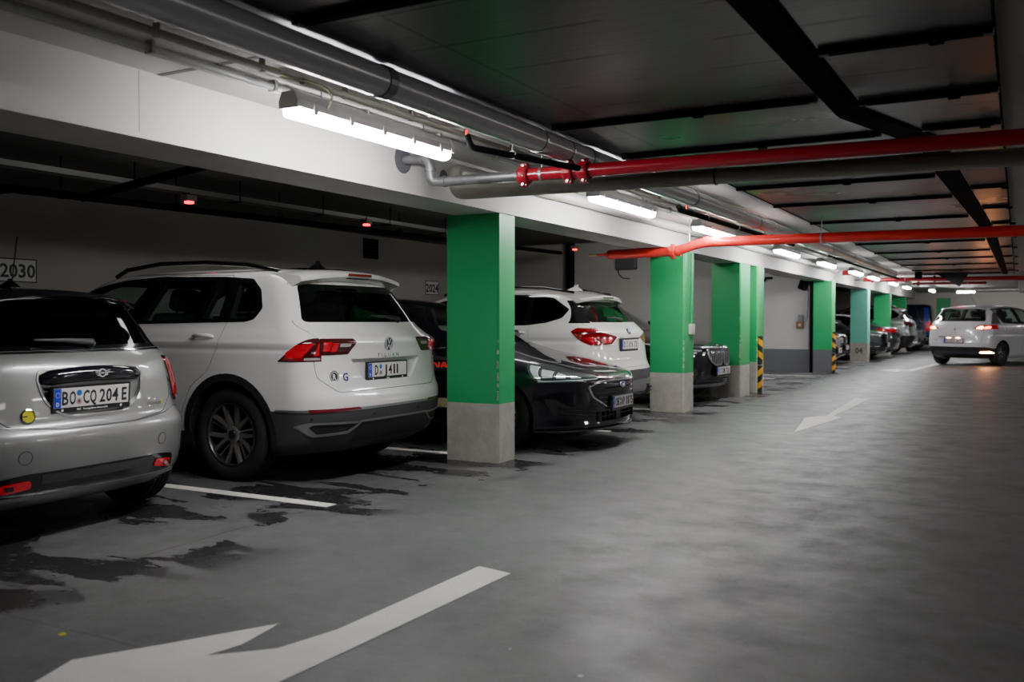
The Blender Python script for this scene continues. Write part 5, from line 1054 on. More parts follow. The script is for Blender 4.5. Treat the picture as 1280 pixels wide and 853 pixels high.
P1 = pillar(-4.385, -3.87, 6.85, 7.14, 'nearest green pillar on grey concrete base, between the white SUV and blue-black hatchback', chips=22, seed=3)
P2 = pillar(-4.33, -3.86, 11.8, 12.2, 'green pillar carrying a small white switch box, right of the pearl white SUV', chips=16, seed=5, zb=.52)
P3 = pillar(-4.33, -3.86, 14.62, 15.2, 'dark green pillar just beyond the black kidney-grille SUV', chips=30, seed=8, zb=.50)
P4 = pillar(-4.33, -3.84, 15.62, 16.06, 'green pillar with a yellow and black edge guard before the open passage', chips=10, seed=9, zb=.52)
P5 = pillar(-4.17, -3.75, 22.2, 22.6, 'green pillar with grey painted foot at the end of the white passage wall', zb=.54, basem=DADO)
P6 = pillar(-4.36, -3.87, 28.85, 29.25, 'pale teal pillar with a number scrawled on its base', mat=TEAL, zb=.55)
P7 = pillar(-4.40, -3.88, 34.2, 34.6, 'green pillar behind the grey saloon with the red tail lamp'); P8 = pillar(-4.40, -3.88, 39.3, 39.7, 'green pillar behind the silver SUV near the far end'); P9 = pillar(-2.97, -2.46, 41.8, 42.3, 'lone green pillar at the far end behind the white people carrier')
v, f = text_mb('04', .17, .9, .03); mb = MB(); mb.add([Vector((q.x, -.2005 - q.z, q.y + .33)) for q in v], f); mb.build('scrawled_number', pm('scrawl_dark', (.12, .10, .08), .9), P6)
# switch box and conduit on the second pillar
t = thing('switch_box', 'small white switch box on the right face of a green pillar', 'switch', (-3.86, 12.06, 1.10)); mb = MB(); mb.bbox(0, .05, -.075, .055, -.07, .07, .008); mb.build('box_cover', pm('switch_white', (.62, .61, .58), .45), t); mb = MB(); mb.bbox(.05, .056, -.05, -.015, -.05, .05, .002); mb.build('rocker', pm('switch_white', (.62, .61, .58), .45), t)
t = thing('conduit', 'thin green painted conduit running up the pillar above the white switch box', 'conduit', (-3.845, 12.05, 0)); MB().tube([(0, 0, 1.17), (0, 0, 2.12)], .011, 10).build('tube', GREEN, t)
for z in (1.3, 1.8): MB().box(-.014, .013, -.02, .02, z, z + .02).build('clip', GREEN, t)

# ------------------------------------------------------------------ yellow and black edge guards
def guard(x, y, label):
    t = thing('edge_guard', label, 'edge guard', (x, y, 0))
    for k, (z0, z1) in enumerate(((.0, .455), (.475, .95))):
        mb = MB(); mb.prism(rpoly([(-.005, -.09), (.03, -.10), (.055, -.08), (.06, .0), (.05, .05), (-.005, .06)], .02), z0, z1); g = mb.build('guard_strip', pm('guard_black', (.012, .012, .012), .6), t)
        for j in range(2):
            z = z0 + .05 + j * .21; mb = MB(); q = [(-.005, -.0925), (.03, -.1025), (.0575, -.0815), (.0625, 0), (.0525, .052)]; n = len(q)
            vs = [(p[0], p[1], z + .10 * ((1 - i / (n - 1)) if k else i / (n - 1))) for i, p in enumerate(q)]; vs += [(a, b, min(c + .105, z1)) for a, b, c in vs]
            mb.add(vs, [(i, i + 1, n + i + 1, n + i) for i in range(n - 1)]); mb.build('yellow_stripe', pm('guard_yellow', rgb(240, 170, 10), .5), g, fix=False)
guard(-3.84, 15.74, 'yellow and black edge guard standing against the nearer of two pillar edges'); guard(-3.75, 22.32, 'yellow and black edge guard on the grey-footed pillar by the white wall')
ALL[-1]
# ------------------------------------------------------------------ ceiling ducts and rails
def duct(poly, label):
    t = thing('ceiling_duct', label, 'ventilation duct', (0, 0, 2.42)); mb = MB(); mb.prism(poly, 0, .049); mb.build('sheet_metal', DUCT, t)
    n = len(poly); mb = MB()
    for i in range(n):
        a, b = Vector((*poly[i], 0)), Vector((*poly[(i + 1) % n], 0)); d = (b - a).normalized(); s = Vector((-d.y, d.x, 0)) * .006
        mb.add([a - s + Vector((0, 0, z)) for z in (-.004, .02)] + [b - s + Vector((0, 0, z)) for z in (.02, -.004)] + [a + s + Vector((0, 0, z)) for z in (-.004, .02)] + [b + s + Vector((0, 0, z)) for z in (.02, -.004)], [(0, 1, 2, 3), (7, 6, 5, 4), (0, 3, 7, 4), (1, 5, 6, 2)])
    mb.build('edge_frame', DARKM, t); return t
A_ = [(-1.07, -6), (-.93, 5.7), (-.60, 6.9), (-.585, 8.4), (-.42, 13.9), (-.36, 27)]; B_ = [(-.925, -6), (-.80, 5.55), (-.46, 6.75), (-.44, 8.4), (-.30, 13.9), (-.26, 27)]
def edge(L, y): return float(np.interp(y, [p[1] for p in L], [p[0] for p in L]))
g = .012
duct([(-2.68, -6), (A_[0][0] - g, -6), (A_[1][0] - g, 5.7), (A_[2][0] - g, 6.9), (edge(A_, 7.3) - g, 7.3), (-2.68, 7.3)], 'wide dark sheet-metal duct overhead, left of the black strip')
duct([(B_[0][0] + g, -6), (-.10, -6), (-.10, 6.9), (B_[2][0] + g, 6.9), (B_[2][0] + g, 6.75), (B_[1][0] + g, 5.55)], 'narrower dark sheet-metal duct overhead, right of the black strip')
duct([(-2.25, 7.42), (edge(A_, 7.42) - g, 7.42), (A_[3][0] - g, 8.4), (A_[4][0] - g, 13.9), (A_[5][0] - g, 27), (-2.25, 27)], 'wide dark duct beyond the grey cross pipe')
duct([(edge(B_, 7.0) + g, 7.0), (-.10, 7.0), (-.10, 27), (B_[5][0] + g, 27), (B_[4][0] + g, 13.9), (B_[3][0] + g, 8.4)], 'narrow dark duct that mirrors the orange tail lamp glow')
t = thing('gap_strip', 'broad black strip for the shaded gap overhead between the dark ducts with a kink', 'dark strip', (0, 0, 2.40)); mb = MB()
mb.prism(A_ + B_[::-1], 0, .069)  # black strip laid in for the shade of the gap between the ducts
mb.build('channel', DARKM, t)
def rail(x0, x1, y, label):
    t = thing('support_rail', label, 'support rail', ((x0 + x1) / 2, y, 2.395), 0, 'black support rails under the ducts'); h = (x1 - x0) / 2
    mb = MB(); mb.box(-h, h, -.028, .028, 0, .006); mb.box(-h, h, -.006, .006, .006, .026); mb.build('rail', DARKM, t)
    for s in (-1, 1): MB().bbox(s * h - .02, s * h + .02, -.022, .022, -.004, .03, .004).build('end_bracket', pm('bracket_grey', (.10, .10, .10), .5, .5), t); MB().tube([(s * (h - .03), 0, .0), (s * (h - .03), 0, .074)], .006, 6).build('threaded_rod', DARKM, t)
    MB().bbox(.1, .16, -.03, .03, -.012, .01, .003).build('clamp', DARKM, t)
RL = 'thin black support rail across the underside of the dark ducts'
for y in (2.86, 5.2, 6.35): rail(-2.53, edge(A_, y) - .05, y, RL)
for y in (8.4, 9.85, 11.8, 13.6, 15.4, 17.6, 19.6, 21.8, 24.2, 26.2): rail(-2.24, edge(A_, y) - .05, y, RL)
for y in (3.1, 4.3, 5.4, 6.3, 7.9, 9.3, 11.0, 12.8, 14.8, 17., 19.5, 22, 25): rail(edge(B_, y + .1) + .04, -.12, y, RL)
t = thing('hanging_sign', 'dark triangular plate hanging below the far ducts', 'sign', (-1.45, 25.5, 2.41)); MB().prism([(-.42, 0), (.38, 0), (.16, -.36)], -.012, .012, Matrix.Rotation(PI / 2, 4, 'X')).build('plate', pm('sign_dark_green', (.012, .018, .016), .5), t)
t = thing('junction_box', 'dark box hanging under the ducts in the distance', 'box', (-2.15, 24.6, 2.42)); MB().bbox(-.08, .08, -.06, .06, -.20, -.02, .01).build('box_body', DARKM, t); MB().tube([(0, 0, -.02), (0, 0, .05)], .01, 6).build('hanger', DARKM, t)
t = thing('wall_duct', 'white boxed duct at the right edge beyond the ducts', 'duct', (.30, 27.6, 2.47)); MB().bbox(-.28, .28, -.7, .7, -.52, 0, .02).build('duct_body', pm('duct_white', (.55, .53, .5), .5), t); MB().box(-.31, .31, -.74, -.70, -.50, 0).build('flange', STEELM, t)

# ------------------------------------------------------------------ fluorescent lamps
LAMPS = [3.6, 7.42, 10.36, 14.35, 17.8, 21.4, 24.25, 28.4, 32.0]
def lamp(x, y, label, L=1.46, rz=0., full=True):
    t = thing('fluorescent_lamp', label, 'lamp', (x, y, 2.30), rz, 'fluorescent lamps along the beam')
    sec = [(-.055, .0), (-.06, .035), (-.038, .075), (.038, .075), (.06, .035), (.055, .0)]; M = Matrix(((1, 0, 0, 0), (0, 0, 1, 0), (0, 1, 0, 0), (0, 0, 0, 1)))
    mb = MB(); mb.prism(sec, 0, L, M); mb.build('housing', HOUS, t)
    mb = MB(); mb.prism(rpoly([(-.052, .0), (-.046, -.040), (-.018, -.055), (.018, -.055), (.046, -.040), (.052, .0)], .012, 3), .012, L - .012, M); mb.build('diffuser', DIFF, t)
    for yy in ((-.006, .02), (L - .02, L + .006)): MB().prism([(-.061, -.008), (.061, -.008), (.063, .03), (.042, .078), (-.042, .078), (-.063, .03)], yy[0], yy[1] - .012 if yy[0] < 0 else yy[1], M).build('end_cap', HOUS if yy[0] < 0 else pm('cap_clear', (.6, .6, .6), .3), t)
    if full:
        for k in range(5): MB().box(.052, .064, .12 + k * (L - .27) / 4, .15 + k * (L - .27) / 4, -.022, .03).build('clip', HOUS, t); 
    for yy in (.25, L - .25): MB().tube([(0, yy, .07), (0, yy, .17)], .005, 6).build('hanger', STEELM, t)
    return t
for i, y in enumerate(LAMPS):
    w = ['nearest', 'second', 'third', 'fourth', 'fifth', 'sixth', 'seventh', 'eighth', 'ninth'][i]
    lamp(-3.25 + .002 * max(0, y - 10) , y, 'lit fluorescent tube lamp beside the beam, %s along the row from the camera' % w, full=y < 15)
lamp(-2.75, 36.0, 'lit fluorescent lamp at the far end, before the last wall', full=False); lamp(-2.05, 38.6, 'lit fluorescent lamp hung crosswise by the last lone pillar', L=.62, rz=-PI / 2, full=False)
# ------------------------------------------------------------------ pipes
def pipe(name, label, pts, r, mat, cat='pipe', fillet=.0, n=16, part='pipe_run', group=None):
    t = thing(name, label, cat, pts[0], 0, group); o = Vector(pts[0]); MB().tube([Vector(p) - o for p in pts], r, n, fillet=fillet).build(part, mat, t); t['o'] = pts[0]; return t
def clampring(t, p, r, axis, mat=STEELM, rod=None, w=.02, name='pipe_clamp'):
    o = t.location; p = Vector(p) - Vector(o); R = {'y': Matrix.Rotation(-PI / 2, 4, 'X'), 'x': Matrix.Rotation(PI / 2, 4, 'Y'), 'z': Matrix()}[axis]
    mb = MB(); mb.lathe([(r, -w / 2), (r + .005, -w / 2), (r + .005, w / 2), (r, w / 2), (r, -w / 2)], 20, Matrix.Translation(p) @ R, cap=False)
    if rod: mb.tube([p + Vector((0, 0, r)), p + Vector((0, 0, rod))], .005, 6)
    return mb.build(name, mat, t)
def coupling(t, p, r, axis, mat, big=True):
    o = Vector(t.location); p = Vector(p) - o; R = {'y': Matrix.Rotation(-PI / 2, 4, 'X'), 'x': Matrix.Rotation(PI / 2, 4, 'Y')}[axis]; M = Matrix.Translation(p) @ R
    mb = MB(); mb.lathe([(r, -.035), (r + .016, -.033), (r + .020, -.02), (r + .020, .02), (r + .016, .033), (r, .035)], 24, M, cap=False)
    for s in (-1, 1):
        d = Vector((0, .0, s)); mb.bbox(-.026, .026, -.02, .02, -.020, .020, .006, Matrix.Translation(p + d * (r + .014)))
    c = mb.build('coupling', mat, t)
    for s in (-1, 1): mb = MB(); q = p + Vector((0, 0, s * (r + .017))); mb.tube([q + Vector((0, -.034, 0)), q + Vector((0, .034, 0))], .009, 8); mb.build('bolt', STEELM, c)
    return c
p = pipe('drain_pipe', 'big grey pipe along the edge of the dark ducts, with a bright lamp reflection', [(-2.63, -6, 2.337), (-2.63, 24, 2.337)], .074, PVC)
for y in np.arange(1.2, 24, 2.35): clampring(p, (-2.63, y, 2.337), .074, 'y', pm('sleeve_grey', (.16, .16, .165), .35), w=.06, name='pipe_sleeve')
for y in (5.15, 5.55, 11.3): clampring(p, (-2.63, y, 2.337), .074, 'y', STEELM, .077)
p = pipe('drain_pipe', 'slimmer grey pipe beside the big one, nearer the tube lamps', [(-2.93, -6, 2.40), (-2.93, 24, 2.40)], .026, PVC)
for y in np.arange(.6, 24, 1.9): clampring(p, (-2.93, y, 2.40), .026, 'y', STEELM, .068)
p = pipe('conduit', 'cream cable conduit with yellow-green wires showing at its gaps, above the lamps', [(-3.18, 3.62, 2.425), (-3.18, 22, 2.425)], .019, CREAM, 'conduit')
for a, b in ((-6, .9), (1.05, 2.05), (2.2, 3.45)):
    mb = MB(); mb.tube([(0, a - 3.62, 0), (0, b - 3.62, 0)], .019, 12); mb.build('conduit_length', CREAM, p)
for q in range(3):
    mb = MB(); mb.tube([(.006 * (q - 1), -3.2 + .3 * k - .2, .004 * math.sin(k * 1.3 + q * 2)) for k in range(14)], .0045, 6); mb.build('wire', pm('wire_yellow_green', rgb(150, 140, 50), .5), p)
mb = MB(); mb.tube([(0, -.16, 0), (.02, -.05, -.005), (.045, .10, .0), (.05, .18, -.04), (.0, .21, -.09), (-.06, .2, -.115)], .006, 8, fillet=.05); mb.build('wire', pm('wire_olive', rgb(90, 85, 60), .5), p)
for y in np.arange(-1, 20, .62): 
    if y < 9: MB().bbox(-.012, .012, y - 3.62 - .012, y - 3.62 + .012, -.022, .043, .003).build('clip', CREAM, p)
p = pipe('conduit', 'pale conduit clipped to the soffit close to the beam', [(-3.42, -6, 2.435), (-3.42, 20, 2.435)], .020, pm('conduit_grey_white', (.36, .36, .35), .4), 'conduit')
MB().tube([(.0, 0, 0), (0, 26, 0)], .009, 8).build('cable', PALEP, p, loc=(-.04, 0, -.008))
for y in np.arange(.55, 12, .78): MB().bbox(-.026, .026, y + 6 - .01, y + 6 + .01, -.024, .034, .003).build('clip', CREAM, p)
# sprinkler lines crossing the aisle
p = pipe('steel_pipe', 'grey galvanised pipe leaving the beam with two elbows before the red couplings', [(-3.87, 5.47, 2.365), (-3.665, 5.50, 2.365), (-3.665, 5.52, 2.205), (-3.60, 5.54, 2.20), (-2.92, 5.55, 2.197)], .034, GALV, fillet=.07)
for q, ax in (((-3.72, 5.495, 2.365), 'x'), ((-3.665, 5.51, 2.285), 'z'), ((-3.56, 5.541, 2.20), 'x')): clampring(p, q, .036, ax, GALV, w=.022, name='pipe_socket')
MB().lathe([(.001, 0), (.10, 0), (.10, .004), (.001, .004)], 28, Matrix.Translation((0.012, -.02, .0)) @ Matrix.Rotation(PI / 2, 4, 'Y'), cap=False).build('wall_sleeve', pm('sleeve_hole', (.10, .10, .11), .7), p)
t = thing('wall_hole', 'round dark core hole in the white beam beside the galvanised pipe', 'hole', (-3.859, 5.98, 2.31)); MB().lathe([(.001, 0), (.055, 0), (.055, .004), (.001, .004)], 24, Matrix.Rotation(PI / 2, 4, 'Y'), cap=False).build('hole_disc', pm('sleeve_hole', (.10, .10, .11), .7), t)
p = pipe('sprinkler_pipe', 'dark red sprinkler pipe with bolted couplings crossing the ceiling, nearest the camera', [(-2.94, 5.55, 2.197), (14.9, 5.55, 2.09)], .044, REDP)
coupling(p, (-2.93, 5.55, 2.197), .044, 'x', REDP); coupling(p, (-2.60, 5.55, 2.195), .044, 'x', REDP); coupling(p, (-2.49, 5.55, 2.194), .046, 'x', REDP); clampring(p, (-2.80, 5.55, 2.196), .044, 'x', STEELM, .27); clampring(p, (1.2, 5.55, 2.172), .044, 'x', STEELM, .295)
p = pipe('insulated_pipe', 'short black insulated pipe running down to the red coupling', [(-2.99, 4.90, 2.36), (-2.97, 4.92, 2.285), (-2.50, 5.50, 2.20)], .020, DARKM, fillet=.03); MB().tube([(0, 0, 0), (0, 0, .045)], .012, 8).build('red_valve', REDB, p); clampring(p, (-2.80, 5.14, 2.258), .022, 'y', PALEP, .2)
p = pipe('waste_pipe', 'taupe grey pipe crossing the ceiling just below the dark red one', [(-3.78, 7.9, 2.385), (-3.78, 6.02, 2.36), (-3.76, 6.0, 2.185), (14.9, 6.0, 1.98)], .052, TAUPE, fillet=.10)
for x in (-1.75, .2): clampring(p, (x, 6.0, 2.185 - (x + 3.76) * .0115), .052, 'x', pm('ring_dark', (.08, .08, .075), .5), w=.012)
p = pipe('waste_pipe', 'pale pipe hugging the top of the beam past the second lamp', [(-3.785, 7.9, 2.39), (-3.785, 23, 2.39)], .055, PALEP)
for y in (9.9, 13, 17, 21): clampring(p, (-3.785, y, 2.39), .055, 'y', STEELM, .075)
p = pipe('sprinkler_pipe', 'bright red sprinkler pipe with a stepped elbow ending beside the second pillar', [(-4.62, 11.1, 2.065), (-3.72, 11.1, 2.075), (-3.42, 11.1, 2.175), (14.9, 11.1, 2.08)], .060, REDB, fillet=.16)
for q in ((-3.70, 11.1, 2.078), (-3.36, 11.1, 2.175)): clampring(p, q, .061, 'x', REDB, w=.05, name='coupling')
coupling(p, (-3.78, 11.1, 2.075), .060, 'x', REDB); clampring(p, (-2.0, 11.1, 2.166), .060, 'x', STEELM, .29)
MB().lathe([(.062, 0), (.055, .02), (.02, .06), (.014, .12), (.014, .2), (.001, .2)], 20, Matrix.Translation((0, 0, 0)) @ Matrix.Rotation(-PI / 2, 4, 'Y'), cap=False).build('reducer', REDB, p); MB().tube([(-.19, 0, 0), (-.30, 0, 0)], .016, 10).build('brass_nozzle', pm('brass', (.5, .42, .25), .35, .9), p)
MB().tube([(1.05, 0, .10), (1.05, 0, .40)], .006, 6).build('hanger_rod', STEELM, p)
p = pipe('insulated_pipe', 'long black insulated pipe beside the grey drain pipes past the second lamp', [(-2.84, 8.5, 2.30), (-2.84, 8.55, 2.27), (-2.84, 13.6, 2.30)], .026, DARKM); MB().tube([(0, .25, 0), (0, .25, .06)], .012, 8).build('red_valve', REDB, p)
for y in (9.4, 10.6, 11.8): clampring(p, (-2.84, y, 2.285), .026, 'y', STEELM, .18)
p = pipe('insulated_pipe', 'black pipe running on towards the far red pipes', [(-2.78, 16.2, 2.30), (-2.75, 26, 2.30)], .03, DARKM); clampring(p, (-2.78, 16.3, 2.30), .03, 'y', STEELM, .16)
p = pipe('sprinkler_pipe', 'far red sprinkler pipe crossing the ceiling before the white people carrier', [(-3.62, 26.1, 2.29), (14.9, 26.1, 2.16)], .055, REDP); coupling(p, (-3.4, 26.1, 2.29), .055, 'x', REDP); coupling(p, (-1.9, 26.1, 2.28), .055, 'x', REDP); MB().tube([(0, 0, 0), (-.23, 0, 0)], .012, 8).build('stub', DARKM, p); clampring(p, (-2.6, 26.1, 2.284), .055, 'x', STEELM, .17); clampring(p, (.9, 26.1, 2.258), .055, 'x', STEELM, .20)
p = pipe('sprinkler_pipe', 'lower red pipe close behind the far red sprinkler pipe', [(-2.55, 27.5, 2.22), (-.75, 27.5, 2.21)], .035, REDP); coupling(p, (-2.4, 27.5, 2.22), .035, 'x', REDP); clampring(p, (-1.2, 27.5, 2.215), .035, 'x', STEELM, .25)
p = pipe('sprinkler_pipe', 'short dark red pipe sticking out of the beam by the sixth lamp', [(-3.72, 23.4, 2.36), (-3.3, 23.4, 2.36)], .06, REDP); clampring(p, (-3.6, 23.4, 2.36), .06, 'x', REDP, w=.06, name='coupling')

# ------------------------------------------------------------------ over the bays
p = pipe('bay_pipe', 'long black pipe under the bay ceiling above the parked cars', [(-7.0, -2, 2.14), (-7.0, 4.6, 2.26), (-7.0, 14.6, 2.39)], .032, DARKM)
for y in (1, 3, 5, 6.2, 7.6, 9.8, 12): clampring(p, (-7.0, y, 2.26 + (y - 4.6) * .0165), .033, 'y', DARKM, .32, w=.05)
MB().tube([(0, 6.6, .12), (-1.6, 6.3, .08)], .028, 10).build('branch_pipe', DARKM, p); MB().tube([(0, 7.2, .12), (1.7, 7.3, .34)], .035, 10).build('branch_pipe', DARKM, p)
t = thing('cable_tray', 'grey cable tray hung above the black pipe over the bays', 'cable tray', (-6.85, -2, 2.40)); mb = MB(); L = 13.9
mb.box(-.06, .06, 0, L, 0, .004); mb.box(-.06, -.056, 0, L, 0, .05); mb.box(.056, .06, 0, L, 0, .05); mb.build('tray', pm('tray_galvanised', (.22, .22, .22), .5, .5), t)
for y in np.arange(6.3, L, 1.25): mb = MB(); mb.tube([(.075, y, -.01), (.075, y, .2)], .006, 6); mb.box(-.07, .085, y - .012, y + .012, -.014, -.004); mb.build('hanger', DARKM, t)
p = pipe('conduit', 'thin pale conduit under the bay ceiling behind the beam', [(-4.72, -2, 2.555), (-4.72, 14.8, 2.555)], .014, pm('conduit_grey_white', (.36, .36, .35), .4), 'conduit')
for y in np.arange(2.6, 14, 1.1): MB().bbox(-.018, .018, y + 2 - .01, y + 2 + .01, -.018, .045, .003).build('clip', CREAM, p)
for i, y in enumerate((5.05, 7.85, 11.6)):
    t = thing('detector', 'small grey detector box on the thin conduit, %s over the bays' % ('above the small hatchback', 'left of the nearest pillar', 'above the pearl white SUV')[i], 'detector', (-4.80 if i else -4.9, y, 2.545)); MB().bbox(-.05, .06, -.07, .07, -.035, .055, .008).build('housing', pm('detector_grey', (.22, .22, .21), .5), t); MB().lathe([(.001, -.05), (.022, -.045), (.022, -.03)], 14, cap=False).build('sensor', DARKM, t)
LEDS = [(-6.74, 6.12, 'above the roof of the big white SUV'), (-6.74, 8.78, 'above the blue-black hatchback'), (-6.55, 14.2, 'by the black riser pipe')]
for x, y, w in LEDS:
    z = 2.30 + (y - 6.1) * .012; t = thing('bay_indicator', 'small glowing red bay indicator hung %s' % w, 'indicator light', (x, y, z)); MB().bbox(-.045, .045, -.06, .06, .02, .075, .006).build('housing', pm('indicator_grey', (.14, .10, .10), .5), t)
    MB().bbox(-.03, .034, -.035, .035, -.005, .022, .008).build('red_lens', pm('indicator_red', (.9, .05, .05), .3, emit=(1, .001, .02), es=3.2), t); MB().tube([(.0, 0, .07), (.0, 0, .10)], .008, 6).build('hanger', DARKM, t)
for x, y, z, w in ((-5.2, 25.6, 2.35, 'beyond the passage in the distance'), (-4.6, 36.6, 2.36, 'farthest of all, between two far pillars')):
    t = thing('bay_indicator', 'small red glowing bay indicator %s' % w, 'indicator light', (x, y, z)); MB().bbox(-.045, .045, -.06, .06, .02, .075, .006).build('housing', pm('indicator_grey', (.14, .10, .10), .5), t); MB().bbox(-.045, .045, -.05, .05, -.04, .022, .008).build('red_lens', pm('indicator_red', (.9, .05, .05), .3), t); MB().tube([(0, 0, .07), (0, 0, 2.6 - z)], .008, 6).build('hanger', DARKM, t)
def number_sign(txt, y, z, w, h, label):
    t = thing('number_sign', label, 'sign', (-9.25, y, z)); MB().bbox(0, .006, -w / 2, w / 2, -h / 2, h / 2, .002).build('sign_plate', pm('sign_plate_white', (.80, .80, .79), .5), t)
    mb = MB(); e = .012
    for a in ((-w / 2, w / 2, h / 2 - e, h / 2), (-w / 2, w / 2, -h / 2, -h / 2 + e), (-w / 2, -w / 2 + e, -h / 2, h / 2), (w / 2 - e, w / 2, -h / 2, h / 2)): mb.box(.006, .009, *a)
    mb.build('sign_border', pm('sign_ink', (.012, .012, .014), .5), t); v, f = text_mb(txt, h * .58, 1.0, .022); mb = MB(); mb.add([Vector((.0065 + q.z, q.x, q.y)) for q in v], f); mb.build('sign_number', pm('sign_ink', (.012, .012, .014), .5), t)
number_sign('2030', 6.09, 1.745, .43, .25, 'white number plate reading 2030 on the back wall, above the small silver hatchback'); number_sign('2024', 13.95, 1.80, .43, .25, 'white number plate reading 2024 on the back wall, next to the nearest green pillar')
t = thing('wall_vent', 'small dark square vent high on the back wall', 'vent', (-9.25, 12.15, 2.38)); mb = MB(); mb.box(0, .02, -.19, .19, -.16, .16); fr = mb.build('vent_frame', DARKM, t)
for k in range(6): MB().box(.02, .028, -.17, .17, -.14 + k * .05, -.12 + k * .05).build('vent_slat', pm('slat_dark', (.02, .02, .02), .6), fr)
p = pipe('riser_pipe', 'black vertical riser pipe on the end wall of the bays', [(-7.08, 15.16, 0), (-7.08, 15.16, 2.6)], .075, DARKM); clampring(p, (-7.08, 15.16, 2.1), .076, 'z', DARKM, w=.05); clampring(p, (-7.08, 15.16, 1.5), .076, 'z', DARKM, w=.05)
t = thing('fuse_box', 'grey square box on the end wall with a thin cable below', 'electrical box', (-6.02, 15.25, 2.28)); MB().bbox(-.19, .19, -.10, 0, -.17, .17, .01).build('box_body', pm('box_grey', (.12, .12, .125), .5), t); MB().bbox(-.17, .17, -.108, -.10, -.15, .15, .006).build('box_door', pm('box_grey2', (.10, .10, .105), .5), t); MB().tube([(-.16, -.03, -.17), (-.15, -.03, -.26), (-.06, -.03, -.33), (.05, -.02, -.33)], .007, 6, fillet=.05).build('cable', DARKM, t)
# passage wall fittings
t = thing('hooded_lamp', 'dark hooded lamp high beside the far black post', 'lamp', (-4.40, 22.32, 2.02)); MB().bbox(-.09, .09, -.26, -.04, -.10, .16, .03, Matrix.Rotation(.35, 4, 'Y')).build('hood', DARKM, t); MB().tube([(0, 0, 0), (0, -.1, 0)], .02, 8).build('bracket', DARKM, t)
t = thing('bracket_pipe', 'black bar fixed across the top of the passage wall', 'bar', (-6.4, 22.25, 2.16)); MB().tube([(0, 0, 0), (1.1, 0, 0), (1.12, 0, .06), (1.28, 0, .06)], .028, 8).build('bar', DARKM, t); MB().box(.5, .54, 0, .07, -.03, .03).build('fixing', DARKM, t)
t = thing('control_box', 'ochre control box on the white passage wall', 'control box', (-4.49, 22.32, 1.11)); MB().bbox(-.08, .08, -.07, 0, -.085, .085, .008).build('box_body', pm('box_ochre', rgb(120, 88, 50), .5), t); MB().bbox(-.028, .028, -.08, -.068, -.03, .03, .005).build('key_switch', STEELM, t)
t = thing('key_reader', 'small grey reader with conduit above the ochre control box', 'reader', (-4.47, 22.32, 1.27)); MB().bbox(-.05, .05, -.06, 0, -.075, .08, .008).build('box_body', pm('box_grey3', (.16, .16, .165), .5), t); MB().tube([(.05, -.03, -.05), (.12, -.02, -.05), (.14, -.02, .2), (.14, -.02, .75)], .01, 8, fillet=.04).build('conduit', PALEP, t)
t = thing('corner_post', 'black steel post at the end of the white passage wall', 'post', (-4.215, 22.24, 0)); MB().box(-.035, .035, -.05, .05, 0, 2.13).build('post', DARKM, t); MB().box(-.06, -.04, -.055, .05, 0, 2.13).build('guide_rail', pm('rail_grey', (.14, .14, .15), .4, .5), t)
t = thing('roller_shutter', 'black roller shutter box above the open passage', 'shutter box', (-4.75, 21.9, 2.36)); MB().bbox(-.3, .3, -.2, .42, -.1, .24, .02).build('box_body', pm('shutter_grey', (.30, .30, .29), .5), t); MB().box(-.3, .3, -.205, -.2, -.08, -.06).build('slot', DARKM, t)

# ------------------------------------------------------------------ floor paint and litter
def mark(name, label, cat, poly, z=.003, group=None):
    mb = MB(); mb.prism(poly, .0005, z); o = mb.build(name, PAINT); return tag(o, label, cat, group)
def bay(x0, x1, y, label): mark('bay_line', label, 'floor line', [(x0, y - .055), (x1, y - .055), (x1, y + .055), (x0, y + .055)])
bay(-9.2, -3.95, 4.76, 'white bay line on the floor between small silver hatchback and white SUV'); bay(-9.2, -4.42, 7.17, 'white bay line on the floor that meets the nearest green pillar')
bay(-9.2, -3.92, 9.42, 'white bay line between the blue-black hatchback and the pearl white SUV'); bay(-9.2, -4.36, 12.0, 'white bay line meeting the pillar with the switch box')
bay(-5.6, -3.95, 20.9, 'farther white line on the open passage floor'); bay(-5.2, -4.45, 19.6, 'short nearer white line on the open passage floor'); bay(-6, -3.9, 25.3, 'white bay line just past the grey-footed pillar'); bay(-6, -3.9, 28.6, 'white bay line meeting the pale teal pillar foot')
mark('floor_arrow', 'large white painted arrow on the floor nearest the camera', 'floor arrow', [(-2.33, 3.93), (-2.13, 3.89), (-2.16, 2.6), (-2.20, 1.6), (-2.42, .9), (-2.78, 1.62), (-2.90, 1.97), (-2.965, 2.14), (-2.80, 2.42), (-2.59, 2.80), (-2.545, 2.55), (-2.575, 2.40), (-2.40, 2.58), (-2.34, 2.85)])
mark('floor_arrow', 'white painted straight arrow in the middle of the aisle', 'floor arrow', [(-2.12, 10.25), (-1.93, 12.1), (-2.06, 12.35), (-2.00, 15.2), (-2.22, 15.2), (-2.14, 12.35), (-2.33, 11.9)])
mark('floor_arrow', 'bent white painted arrow in front of the white people carrier', 'floor arrow', [(-3.0, 24.2), (-2.55, 23.55), (-2.50, 24.0), (-2.20, 24.2), (-1.85, 28.6), (-2.08, 28.6), (-2.38, 24.7), (-2.60, 24.65), (-2.55, 25.1)])
t = thing('litter_scrap', 'tiny yellow scrap lying on the floor near the big arrow', 'litter', (-3.24, 2.30, .001)); MB().prism([(-.018, -.008), (.012, -.013), (.02, .004), (-.004, .012)], 0, .004, Matrix.Rotation(.2, 4, 'X')).build('scrap', pm('scrap_yellow', rgb(210, 200, 70), .6), t)

